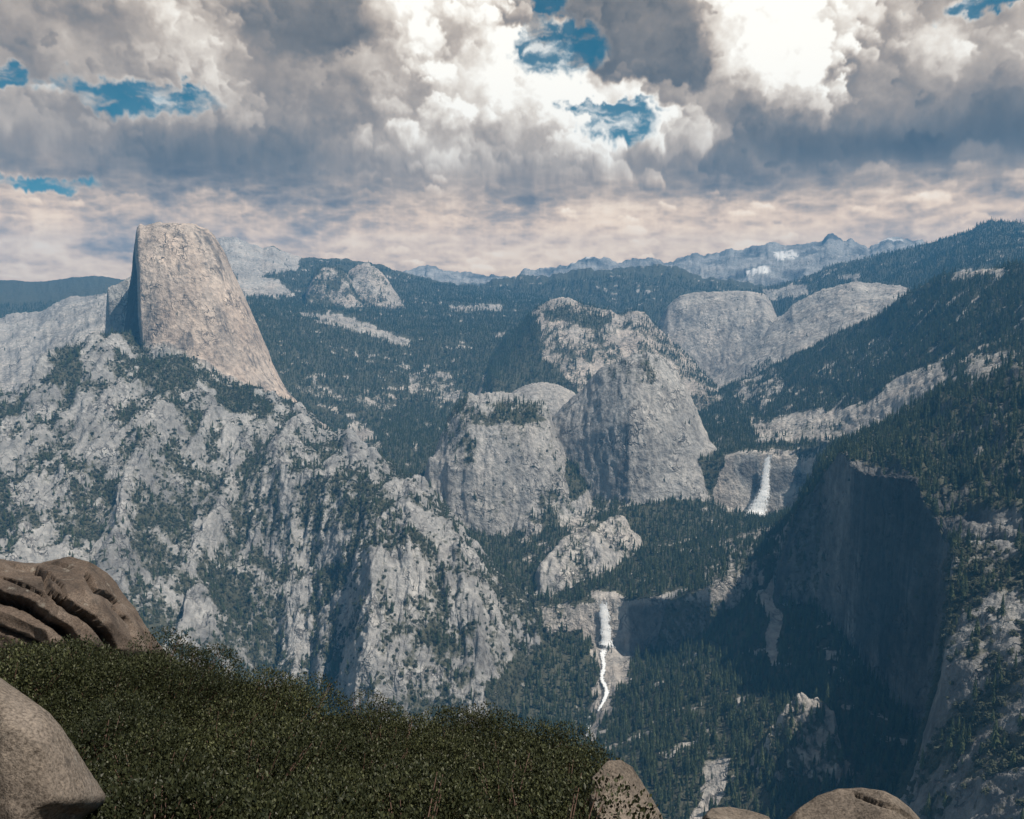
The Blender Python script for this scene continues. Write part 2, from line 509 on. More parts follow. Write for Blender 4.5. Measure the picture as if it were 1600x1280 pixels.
layer('forest_slope', 'dark forested mountainside with pale ledges at the right of the valley', 'slope',
      [rl([(1060, 715), (1150, 712), (1250, 705), (1300, 700), (1400, 665), (1480, 625), (1600, 600), (1700, 590)], None) and
       [(1060, 715, 3150), (1150, 712, 3150), (1250, 705, 3100), (1300, 700, 3000), (1400, 665, 2750), (1480, 625, 2500), (1600, 600, 2300), (1700, 590, 2200)],
       [(1060, 660, 4100), (1180, 645, 4000), (1300, 610, 3800), (1400, 575, 3500), (1500, 545, 3100), (1600, 515, 2850), (1700, 500, 2700)],
       [(1060, 652, 4500), (1090, 640, 4600), (1130, 607, 4600), (1180, 590, 4600), (1230, 565, 4600), (1280, 536, 4600), (1330, 518, 4500), (1380, 494, 4400), (1420, 464, 4300),
        (1450, 447, 4200), (1500, 430, 4000), (1550, 424, 3800), (1600, 418, 3600), (1700, 410, 3400)]],
      rough=12, gully=36, gsize=320, cover=0.80, near=3.0, fall=(1.0, 1.0))
layer('granite_dome', 'huge granite dome split by a sheer shadowed face on its left', 'dome',
      [[(214, 545, 3600), (240, 552, 3550), (270, 560, 3520), (300, 572, 3500), (350, 600, 3480), (400, 618, 3480), (445, 640, 3500), (480, 660, 3520), (520, 690, 3500)],
       [(214, 500, 3650), (240, 505, 3605), (270, 512, 3570), (300, 522, 3560), (350, 550, 3560), (400, 585, 3600), (445, 622, 3650), (480, 650, 3600), (520, 682, 3540)],
       [(214, 357, 3930), (218, 352, 3925), (225, 354, 3915), (245, 350, 3910), (270, 348, 3910), (300, 351, 3920), (325, 360, 3950), (335, 370, 3960), (350, 395, 3980), (370, 437, 3990), (390, 482, 3980),
        (410, 530, 3950), (430, 580, 3900), (445, 608, 3850), (480, 645, 3700), (520, 676, 3560)]],
      exps=[1.0, 1.75], rough=6.0, gully=13, gsize=175, cover=0.0, tint=0.78, streak=1.4, fall=(6.0, 1.5), back=0.8, near=0.6)
layer('granite_dome', 'dark angular granite shoulder against the great dome\'s sheer face', 'dome',
      [[(169, 545, 4150), (195, 545, 4120), (225, 545, 4080)],
       [(169, 449, 4230), (176, 446, 4230), (186, 444, 4230), (196, 437, 4230), (206, 430, 4230), (225, 424, 4230)]],
      exps=[3.0], rough=5, gully=6, gsize=60, cover=0.12, tint=0.25, streak=0.6, fall=(9, 9), back=1.0, near=0.8)
layer('granite_dome', 'small rounded granite hump between two domes in the valley', 'dome',
      [rl([(785, 655), (850, 660), (925, 655)], 3700), rl([(785, 632), (800, 613), (820, 602), (845, 597), (870, 600), (895, 612), (910, 630), (925, 645)], 3900)],
      exps=[1.8], rough=3, gully=4, gsize=120, cover=0.08, tint=0.45)
layer('forest_floor', 'wooded upper valley floor beyond the tall waterfall\'s brink', 'valley',
      [[(1118, 800, 3010), (1150, 812, 2985), (1180, 826, 2970), (1215, 820, 2970), (1250, 800, 2985), (1300, 790, 3000)],
       [(1118, 772, 3030), (1150, 775, 3020), (1180, 780, 3015), (1215, 778, 3015), (1250, 770, 3020), (1300, 765, 3030)],
       [(1118, 722, 3085), (1150, 711, 3085), (1180, 709, 3085), (1195, 713, 3080), (1215, 715, 3080), (1244, 714, 3075), (1252, 722, 3085), (1300, 732, 3120)],
       [(1060, 655, 4350), (1180, 652, 4350), (1300, 655, 4350)]],
      exps=[1, 0.8, 1], rough=5, gully=8, gsize=90, cover=0.8, near=0.6, fall=(1.0, 1.0))
layer('granite_dome', 'steep pointed granite dome left of the tall waterfall', 'dome',
      [[(842, 760, 3120), (880, 775, 3040), (920, 785, 2980), (960, 790, 2930), (985, 795, 2900), (1020, 792, 2920), (1060, 788, 2960), (1100, 786, 3000), (1145, 795, 3060)],
       [(842, 700, 3220), (880, 690, 3150), (920, 680, 3080), (960, 670, 3030), (985, 665, 3000), (1020, 668, 3030), (1060, 690, 3080), (1100, 730, 3090), (1145, 770, 3100)],
       [(842, 690, 3330), (868, 650, 3340), (890, 627, 3340), (920, 597, 3330), (945, 574, 3300), (962, 563, 3280), (985, 557, 3270), (1015, 555, 3270), (1038, 560, 3270), (1056, 577, 3280), (1070, 602, 3290), (1084, 634, 3290),
        (1095, 660, 3280), (1108, 690, 3260), (1128, 708, 3220), (1136, 728, 3190), (1139, 750, 3160), (1145, 785, 3140)]],
      exps=[1.0, 1.45], rough=10, gully=19, gsize=130, cover=0.13, tint=0.30, streak=1.0, near=0.8, back=0.7, fall=(3, 3))
layer('granite_dome', 'blunt granite dome with a wooded crown left of the pointed dome', 'dome',
      [[(672, 760, 2950), (700, 800, 2860), (740, 838, 2800), (775, 848, 2770), (795, 842, 2790), (805, 815, 2830), (830, 790, 2860), (880, 772, 2920), (918, 775, 2960)],
       [(672, 720, 3010), (700, 730, 2930), (740, 740, 2880), (790, 745, 2870), (830, 740, 2900), (880, 745, 2960), (918, 765, 2990)],
       [(672, 730, 3150), (684, 695, 3200), (700, 657, 3220), (715, 637, 3220), (732, 621, 3220), (775, 616, 3220), (820, 622, 3210), (845, 630, 3200), (857, 642, 3190), (865, 672, 3170), (880, 706, 3130), (904, 750, 3060), (918, 768, 3020)]],
      exps=[1.0, 1.8], rough=10, gully=32, gsize=130, cover=0.26, tint=0.35, streak=0.6, near=0.8, back=0.7, fall=(3, 3))
layer('forest_floor', 'wooded canyon with a granite step where the lower waterfall drops', 'valley',
      [[(600, 1420, 1150), (900, 1400, 1130), (1100, 1390, 1130), (1250, 1360, 1130), (1450, 1330, 1130)],
       [(600, 1250, 1500), (760, 1235, 1500), (900, 1215, 1500), (1000, 1200, 1480), (1100, 1165, 1480), (1200, 1130, 1500), (1320, 1120, 1500), (1450, 1100, 1500)],
       [(500, 1130, 1850), (750, 1125, 1850), (915, 1130, 1850), (1000, 1085, 1850), (1100, 1055, 1800), (1200, 1010, 1860), (1320, 990, 1900)],
       [(500, 1050, 2140), (700, 1030, 2150), (850, 1000, 2160), (925, 1008, 2165), (955, 1014, 2165), (975, 1022, 2160), (1050, 1022, 2060), (1110, 992, 1980), (1180, 935, 2040), (1320, 880, 2200)],
       [(500, 1000, 2230), (700, 975, 2230), (850, 962, 2230), (925, 940, 2220), (955, 937, 2215), (975, 941, 2205), (1050, 936, 2090), (1110, 922, 2010), (1180, 880, 2100), (1320, 820, 2300)],
       [(500, 930, 2560), (700, 880, 2600), (790, 880, 2600), (860, 880, 2560), (930, 862, 2600), (1000, 856, 2620), (1100, 846, 2600), (1180, 828, 2600), (1320, 790, 2600)],
       [(500, 860, 2980), (700, 800, 2980), (780, 805, 2940), (860, 793, 2960), (950, 783, 2950), (1050, 782, 2960), (1140, 800, 2970), (1190, 812, 2970), (1250, 797, 2980), (1320, 770, 2980)],
       [(500, 720, 3600), (620, 700, 3600), (700, 705, 3600), (800, 720, 3600), (900, 740, 3600), (1000, 740, 3600), (1320, 745, 3600)],
       [(500, 655, 4300), (620, 648, 4300), (800, 648, 4300), (1000, 670, 4300), (1320, 670, 4300)]],
      exps=[1, 1, 1, 0.9, 1, 1, 1, 1], rough=7, gully=14, gsize=150, cover=0.86, near=0.2, fall=(0.5, 0.5), back=0.0)
layer('granite_slope', 'pale granite outcrop above the lower waterfall', 'outcrop',
      [[(845, 905, 2380), (890, 915, 2350), (940, 918, 2340), (955, 900, 2400), (1000, 850, 2600)],
       [(845, 885, 2440), (865, 862, 2500), (900, 830, 2580), (930, 812, 2620), (962, 806, 2660), (976, 812, 2660), (985, 830, 2640), (1000, 845, 2630)]],
      exps=[1.0], rough=9, gully=30, gsize=90, cover=0.3, tint=0.4, near=0.8, back=0.5)
layer('granite_slope', 'steep brushy granite mountainside below the great dome', 'slope',
      [[(-180, 1120, 1900), (0, 1100, 1900), (200, 1110, 1880), (330, 1120, 1960), (400, 1125, 2040), (480, 1150, 1980), (560, 1170, 1740), (640, 1175, 1700), (700, 1170, 1700), (750, 1160, 1740), (775, 1090, 1850), (800, 1050, 1960), (840, 1012, 2100), (880, 1020, 2150)],
       [(-180, 860, 2450), (0, 880, 2420), (120, 870, 2420), (200, 880, 2400), (270, 910, 2380), (330, 890, 2450), (400, 880, 2500), (480, 900, 2440), (530, 910, 2270), (580, 890, 2100), (640, 900, 2080), (700, 930, 2080), (760, 970, 2080), (800, 985, 2110), (840, 990, 2140), (880, 1020, 2170)],
       [(-180, 720, 2900), (0, 720, 2920), (120, 700, 2920), (220, 690, 2860), (300, 720, 2860), (370, 760, 2820), (450, 750, 2700), (520, 760, 2600), (580, 780, 2520), (640, 790, 2460), (700, 840, 2370), (760, 905, 2280), (800, 930, 2240), (840, 975, 2200), (880, 1020, 2190)],
       [(-180, 600, 3600), (0, 617, 3500), (30, 613, 3500), (60, 592, 3520), (80, 568, 3560), (120, 547, 3600), (165, 530, 3640), (215, 532, 3640), (260, 548, 3540), (300, 566, 3500), (350, 594, 3470), (400, 614, 3460), (440, 625, 3450),
        (470, 642, 3400), (520, 674, 3250), (560, 702, 3080), (600, 727, 2960), (650, 758, 2820), (700, 800, 2650), (735, 850, 2520), (780, 893, 2400), (830, 942, 2280), (858, 985, 2220), (880, 1015, 2200)]],
      exps=[1.15, 1.0, 1.0], rough=14, gully=105, gsize=240, cover=0.56, spec=1, tint=0.22, near=1.2, fall=(0.6, 2.5), streak=0.25)
layer('cliff', 'towering granite cliff in deep shadow at the right of the canyon', 'cliff',
      [[(1185, 1100, 1960), (1205, 1090, 1960), (1215, 1085, 1970), (1235, 1080, 1985), (1262, 1085, 1985), (1310, 1110, 1895), (1345, 1140, 1785), (1380, 1170, 1690), (1430, 1220, 1565), (1475, 1290, 1480), (1500, 1310, 1440), (1560, 1330, 1390), (1720, 1340, 1300)],
       [(1185, 1010, 2020), (1205, 960, 2020), (1215, 905, 2030), (1235, 830, 2050), (1255, 785, 2050), (1285, 746, 2030), (1310, 724, 1963), (1345, 738, 1850), (1380, 752, 1755), (1430, 772, 1632), (1450, 803, 1594), (1475, 838, 1543), (1500, 846, 1500), (1560, 850, 1450), (1720, 855, 1380)],
       [(1185, 900, 2350), (1240, 800, 2450), (1270, 742, 2480), (1300, 708, 2480), (1330, 692, 2450), (1400, 656, 2400), (1450, 634, 2330), (1480, 613, 2280), (1530, 600, 2200), (1600, 588, 2100), (1720, 575, 2000)]],
      exps=[1.0, 1.0], rough=15, gully=42, gsize=110, cover=0.60, tint=0.0, near=0.8, fall=(4, 1), streak=1.0, back=0.45)
layer('granite_slope', 'rocky brush-covered slope in the lower right corner beside the shadowed cliff', 'slope',
      [[(1395, 1400, 900), (1440, 1400, 880), (1500, 1420, 820), (1600, 1430, 760), (1720, 1440, 720)],
       [(1395, 1330, 960), (1425, 1260, 1000), (1450, 1170, 1050), (1475, 1080, 1100), (1500, 1040, 1120), (1600, 1050, 1060), (1720, 1060, 1000)],
       [(1395, 1320, 1010), (1425, 1240, 1060), (1450, 1140, 1130), (1472, 1030, 1210), (1482, 930, 1290), (1490, 866, 1370), (1510, 850, 1400), (1560, 852, 1380), (1600, 856, 1340), (1720, 860, 1260)]],
      exps=[1.0, 1.1], rough=7, gully=22, gsize=120, cover=0.56, spec=1, tint=0.16, near=0.8, fall=(4, 1))
layer('granite_slope', 'pale craggy outcrop rising from the dark forest near the cliff foot', 'outcrop',
      [[(1185, 1215, 1340), (1240, 1220, 1320), (1315, 1210, 1330)],
       [(1185, 1195, 1370), (1205, 1150, 1390), (1225, 1112, 1410), (1250, 1100, 1420), (1285, 1103, 1420), (1302, 1125, 1400), (1315, 1190, 1370)]],
      exps=[1.0], rough=11, gully=38, gsize=60, cover=0.45, tint=0.5, near=0.8, back=0.9)

AZ0, AZ1, NA, NR = R_(-39), R_(39), 1260, 760
azs = np.linspace(AZ0, AZ1, NA)


def eval_layers(R):
    """R: NA x m distances -> height, index of the mass"""
    best = np.full(R.shape, -1060.0)
    idx = np.zeros(R.shape, np.int16)
    top = np.full(R.shape, -1e9)
    for li, L in enumerate(LAYERS):
        rr, zz, out = [], [], None
        for (a, te, r) in L['rails']:
            ac = np.clip(azs, a[0], a[-1])
            q = np.interp(ac, a, r)
            rr.append(q)
            zz.append(q * np.interp(ac, a, te))
        a = L['rails'][-1][0]
        outl = np.maximum(a[0] - azs, 0)[:, None] * L['fall'][0]
        outr = np.maximum(azs - a[-1], 0)[:, None] * L['fall'][1]
        drop = (outl + outr) * R
        if drop.min() > 6000:
            continue
        Z = zz[0][:, None] - L['near'] * (rr[0][:, None] - R)
        for k in range(len(rr) - 1):
            r0, r1, z0, z1 = rr[k][:, None], rr[k + 1][:, None], zz[k][:, None], zz[k + 1][:, None]
            s = np.clip((R - r0) / np.maximum(r1 - r0, 1), 0, 1)
            p = L['exps'][k]
            g = s if p == 1 else 1 - (1 - s) ** p
            Z = np.where(R >= r0, z0 + (z1 - z0) * g, Z)
        over = np.maximum(R - rr[-1][:, None], 0)
        Z = np.where(R > rr[-1][:, None], zz[-1][:, None] - L['back'] * over - over * over / 6000.0, Z)
        Z = Z - drop
        idx = np.where(Z > top, li, idx).astype(np.int16)
        top = np.maximum(top, Z)
        k = 14.0
        h = np.clip(0.5 + 0.5 * (Z - best) / k, 0, 1)
        best = best + (Z - best) * h + k * h * (1 - h) * 0.6
    return best, idx


def build_grid():
    M = 2600
    rf = np.exp(np.linspace(math.log(700), math.log(12600), M))
    Rf = np.repeat(rf[None, :], NA, 0)
    Z, _ = eval_layers(Rf)
    E = Z / Rf
    run = np.maximum.accumulate(E, axis=1)
    vis = (E >= run - 0.004)
    dE = np.abs(np.diff(E, axis=1)) * 800
    wv = np.where(vis[:, 1:], dE, dE * 0.12) + 0.035
    for ax, n in ((0, 9), (0, 9), (1, 7)):
        ker = np.ones(n) / n
        pad = [(0, 0), (0, 0)]
        pad[ax] = (n // 2, n // 2)
        wp = np.pad(wv, pad, mode='edge')
        cs = np.cumsum(wp, axis=ax)
        z0 = np.zeros_like(cs[:1] if ax == 0 else cs[:, :1])
        cs = np.concatenate([z0, cs], axis=ax)
        wv = (cs[n:] - cs[:-n]) / n if ax == 0 else (cs[:, n:] - cs[:, :-n]) / n
    C = np.concatenate([np.zeros((NA, 1)), np.cumsum(wv, axis=1)], axis=1)
    C /= C[:, -1:]
    tt = np.linspace(0, 1, NR)
    R = np.empty((NA, NR))
    for i in range(NA):
        R[i] = np.interp(tt, C[i], rf)
    return R


GR = build_grid()
GZ, GI = eval_layers(GR)
X = np.sin(azs)[:, None] * GR
Y = np.cos(azs)[:, None] * GR


def lay(key):
    return np.array([L[key] for L in LAYERS], float)[GI]


def blur(a, n=3):
    for ax in (0, 1):
        p = np.pad(a, [(n, n) if k == ax else (0, 0) for k in (0, 1)], mode='edge')
        s = 0
        for k in range(2 * n + 1):
            s = s + (p[k:k + a.shape[0]] if ax == 0 else p[:, k:k + a.shape[1]])
        a = s / (2 * n + 1)
    return a


rough, gully, gsize, crag = blur(lay('rough')), blur(lay('gully')), lay('gsize'), blur(lay('crag'))
# gullies and ribs: ridged noise in plan, with sizes that belong to each mass
gul = np.zeros_like(GZ)
wx = X + 60 * fbm2(X, Y, 420, 3)
wy = Y + 60 * fbm2(X, Y, 420, 3, off=9.1)
for sz in sorted(set(gsize.ravel().tolist())):
    msk = gsize == sz
    gul[msk] = fbm2(wx[msk], wy[msk] * (0.24 if sz == 240 else 1.0 if sz in (800, 700, 600) else 0.38), sz, 6, 0.55, ridged=True, off=sz * 0.01)
GZ = GZ + gully * (gul - 0.25)
if crag.max() > 0:
    mk = crag > 1
    cr = np.zeros_like(GZ)
    cr[mk] = fbm2(X[mk], Y[mk] * 0.4, 900, 4, 0.55, ridged=True)
    GZ += crag * (cr - 0.3)


def normals(x, y, z):
    P = np.stack([x, y, z], -1)
    du = np.gradient(P, axis=0)
    dv = np.gradient(P, axis=1)
    n = np.cross(du, dv)
    n /= np.maximum(np.linalg.norm(n, axis=-1, keepdims=True), 1e-9)
    n[n[..., 2] < 0] *= -1
    return n


# finer relief along the surface normal; jointed rock, drawn out vertically
nn = normals(X, Y, GZ)
sc = np.clip(GR / 3000.0, 0.35, 5)
rel = fbm3(X / sc, Y / sc, GZ / sc * 0.30, 70, 5, 0.58, ridged=True)
rel2 = fbm3(X / sc, Y / sc, GZ / sc * 0.8, 22, 3, 0.6)
amp = rough * np.sqrt(sc)
D = amp * (rel - 0.3) * 0.9 + amp * 0.45 * rel2
X = X + nn[..., 0] * D
Y = Y + nn[..., 1] * D
GZ = GZ + nn[..., 2] * D
nn = normals(X, Y, GZ)
slope = 1 - nn[..., 2]

# ------------------------------------------------------------------ what grows where
RR = np.hypot(X, Y)
dyv = Y * math.cos(PITCH) - GZ * math.sin(PITCH)
PX = 800 + FPX * X / dyv
PY = 640 - FPX * (Y * math.sin(PITCH) + GZ * math.cos(PITCH)) / dyv
wpx = PX + 9 * fbm2(X, Y, 110, 4, off=2.2) * np.clip(3000 / RR, 0.4, 1.6) * 2.0
wpy = PY + 7 * fbm2(X, Y, 110, 4, off=5.5) * np.clip(3000 / RR, 0.4, 1.6) * 2.0


def inside(poly):
    c = np.zeros(PX.shape, bool)
    n = len(poly)
    for i in range(n):
        (x0, y0), (x1, y1) = poly[i], poly[i - 1]
        cond = ((y0 > wpy) != (y1 > wpy)) & (wpx < (x1 - x0) * (wpy - y0) / (y1 - y0 + 1e-9) + x0)
        c ^= cond
    return c


cover = blur(lay('cover'), 1)
names = [L['name'] for L in LAYERS]
tint = blur(lay('tint'), 2)
streak = blur(lay('streak'), 2)
snow = np.zeros_like(GZ)


def patch(poly, val, layers=None, rmin=0, rmax=1e9):
    m = inside(poly) & (RR > rmin) & (RR < rmax)
    if layers is not None:
        m &= np.isin(GI, layers)
    cover[m] = val


def box(x0, y0, x1, y1):
    return [(x0, y0), (x1, y0), (x1, y1), (x0, y1)]


# bare rock
patch([(335, 370), (370, 368), (470, 400), (465, 422), (380, 435), (345, 420)], 0.12, rmin=5500)
patch([(372, 432), (400, 428), (440, 440), (460, 462), (370, 466)], 0.22, rmin=4500)
patch([(470, 488), (540, 495), (640, 530), (640, 540), (560, 520), (470, 495)], 0.25, rmin=4000)
patch([(700, 478), (780, 474), (790, 486), (700, 486)], 0.35, rmin=4000)
patch([(640, 585), (700, 580), (720, 610), (690, 640), (640, 610)], 0.45, rmin=3500)
patch([(440, 590), (520, 600), (640, 620), (600, 650), (500, 640)], 0.62, rmin=3500)
patch([(540, 660), (580, 670), (600, 700), (560, 700)], 0.35)
patch([(1190, 452), (1262, 444), (1262, 462), (1200, 470)], 0.3, rmin=4000)
patch([(1310, 430), (1345, 428), (1340, 438), (1310, 438)], 0.3, rmin=4000)
patch([(1330, 640), (1400, 590), (1470, 570), (1480, 600), (1400, 660), (1330, 690), (1190, 690), (1170, 665), (1260, 640)], 0.28, rmin=2600)
patch([(1400, 600), (1470, 575), (1478, 590), (1390, 655), (1370, 660)], 0.03, rmin=2400)
patch([(1490, 425), (1560, 418), (1570, 430), (1490, 436)], 0.25, rmin=3000)
patch([(1150, 600), (1200, 560), (1230, 600), (1200, 640), (1140, 640)], 0.5, rmin=3000)
patch([(1130, 705), (1250, 706), (1250, 722), (1130, 725)], 0.05, rmin=2900, rmax=3150)
patch([(1118, 735), (1150, 712), (1185, 705), (1250, 708), (1300, 740), (1310, 775), (1262, 800), (1225, 815), (1150, 815), (1120, 790)], 0.30, rmin=2930, rmax=3120)
patch([(1160, 722), (1245, 718), (1252, 745), (1240, 800), (1212, 790), (1160, 812), (1165, 760)], 0.04, rmin=2930, rmax=3110)
patch([(1205, 715), (1250, 715), (1280, 770), (1240, 800), (1205, 800)], 0.08, rmin=2900, rmax=3120)
patch([(780, 780), (840, 760), (960, 800), (930, 830), (840, 825)], 0.5, rmin=2350, rmax=3000)
patch([(925, 925), (965, 925), (975, 945), (1110, 915), (1110, 945), (1110, 1000), (1060, 1020), (985, 1040), (975, 1010), (930, 1010)], 0.06, rmin=2100, rmax=2320)
patch([(850, 945), (930, 945), (925, 985), (850, 985)], 0.25, rmin=2100, rmax=2320)
patch([(925, 1010), (990, 1010), (980, 1070), (955, 1100), (940, 1165), (905, 1168), (912, 1120), (932, 1090)], 0.06, rmin=1600, rmax=2180)
patch([(1185, 945), (1215, 900), (1215, 1060), (1200, 1050)], 0.1, rmin=1750)
patch([(1130, 830), (1230, 800), (1220, 900), (1120, 960), (1080, 920)], 0.55, rmin=2000)
patch([(1070, 1280), (1110, 1195), (1140, 1185), (1135, 1230), (1100, 1290)], 0.03, rmin=1000, rmax=1700)
patch([(1460, 800), (1600, 800), (1600, 850), (1480, 842)], 0.15, rmin=1200, rmax=2000)
patch([(1340, 720), (1430, 735), (1445, 790), (1330, 745)], 0.2, rmin=1500, rmax=2300)
# thick growth
patch([(945, 568), (985, 558), (1035, 558), (1060, 580), (1040, 600), (960, 600)], 0.34, rmin=3100, rmax=3400)
patch([(880, 715), (905, 735), (925, 770), (890, 775)], 0.9, rmin=2800, rmax=3200)
patch([(690, 640), (730, 660), (760, 720), (700, 730)], 0.45, rmin=2800, rmax=3300)
patch([(760, 500), (842, 492), (850, 560), (900, 610), (760, 640)], 0.85, rmin=4200, rmax=5600)
patch([(845, 484), (960, 498), (940, 512), (850, 500)], 0.7, rmin=4200, rmax=5600)
patch([(690, 625), (860, 632), (850, 660), (720, 665)], 0.5, rmin=2900, rmax=3400)
patch([(90, 560), (125, 545), (120, 605), (75, 600)], 0.97, rmin=3000)
patch([(215, 560), (300, 560), (310, 600), (280, 620), (220, 600)], 0.85, rmin=3000)
patch([(330, 600), (380, 610), (430, 640), (420, 660), (350, 635)], 0.9, rmin=3000)
patch([(420, 760), (600, 720), (640, 790), (600, 830), (440, 830)], 0.72, rmin=2000)
patch([(520, 680), (640, 760), (720, 840), (620, 790)], 0.45, rmin=2000)
patch([(760, 1070), (800, 1050), (850, 1000), (900, 1000), (930, 1150), (760, 1160)], 0.95, rmin=1600)
patch([(1500, 560), (1600, 540), (1600, 590), (1510, 600)], 0.35, rmin=2000)

def stain_and_shade(poly, val, rmin=0, rmax=1e9, layers=None):
    m = inside(poly) & (RR > rmin) & (RR < rmax)
    if layers is not None:
        m &= np.isin(GI, layers)
    tint[m] = val


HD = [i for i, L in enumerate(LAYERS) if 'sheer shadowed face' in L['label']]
tint[np.isin(GI, HD) & (azs[:, None] < pix(214.5, 430)[0])] = 0.0       # lichen-dark sheer face, its shadow also painted into the colour
stain_and_shade([(1150, 730), (1168, 722), (1190, 722), (1192, 780), (1178, 772), (1165, 752)], 0.08, 2930, 3110)  # wet rock left of the tall fall, with its shade painted in
stain_and_shade([(1200, 724), (1238, 730), (1262, 735), (1290, 745), (1270, 768), (1240, 760), (1205, 772)], 0.08, 2930, 3110)  # wet rock and shadowed recess right of the fall, shade painted as colour
stain_and_shade([(975, 945), (1110, 928), (1115, 1000), (1050, 1025), (985, 1045)], 0.08, 1900, 2320)  # shadow on the lower fall's right wall, painted as dark rock
stain_and_shade([(962, 945), (980, 945), (985, 1000), (962, 1005)], 0.35, 1900, 2320)
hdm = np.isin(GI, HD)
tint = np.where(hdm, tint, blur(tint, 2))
patchy = fbm3(X, Y, GZ * 0.35, 140, 5, 0.6, off=4.0)
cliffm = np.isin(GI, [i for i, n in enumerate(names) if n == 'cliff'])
tint = np.where(cliffm, np.clip(0.02 + 0.36 * patchy, 0, 0.22) + 0.12 * sstep(GR, 2060, 2160), tint)  # cliff granite blackened, its deep shadow put into the rock colour
farm = np.isin(GI, [i for i, n in enumerate(names) if n == 'mountain_range'])
tint = np.where(farm, np.clip(0.20 + 0.5 * fbm2(X, Y, 500, 5, 0.6, off=14.0), 0.04, 0.6), tint)
tint = np.where(~cliffm & ~farm & ~(tint < 0.09), tint + 0.22 * patchy, tint)
tint = np.clip(tint, 0, 1)
nz = fbm2(X, Y, 160, 5, 0.6, off=3.3)
nz2 = fbm2(X, Y, 45, 3, 0.6, off=8.8)
cov = cover - 0.55 * (gul - 0.2) * (lay('spec') > 0.5) + 0.75 * nz * (1 - np.abs(2 * cover - 1)) + 0.55 * nz2 * (1 - np.abs(2 * cover - 1))
cov -= np.clip(slope - 0.55, 0, 1) * np.where(lay('spec') > 0.5, 0.45, 1.3) * (1 - 0.6 * sstep(cover, 0.85, 1.0))
ledge = fbm2(X + 40 * nz2, Y * 1.7, 330, 5, 0.58, ridged=True, off=21.0)
wild = np.isin(GI, [i for i, n in enumerate(names) if n in ('forest_ridge', 'forest_slope', 'forest_floor')])
cov -= np.where(wild, 0.75 * sstep(ledge + 0.25 * nz2, 0.66, 0.86), 0) * sstep(cover, 0.98, 0.93)
cov = np.clip(cov, 0, 1)
far_i = [i for i, n in enumerate(names) if n == 'mountain_range']
fm = np.isin(GI, far_i)
treeline = sstep(GZ + 220 * fbm2(X, Y, 700, 4), 430, 250)
cov = np.where(fm, treeline * (0.55 + 0.5 * nz), cov)
sn = fbm2(X, Y * 0.5, 700, 5, 0.55, off=1.5)
snow = np.where(fm & (GZ > 450), sstep(sn, 0.33, 0.42) * sstep(slope, 0.45, 0.2), 0)
sx0 = inside([(1208, 396), (1240, 392), (1250, 402), (1215, 406)]) & fm
snow = np.where(sx0, 0.9, snow)

# ------------------------------------------------------------------ materials
def material(name):
    m = bpy.data.materials.new(name)
    m.use_nodes = True
    t = NT(m.node_tree)
    b = t.n['Principled BSDF']
    return m, t, b


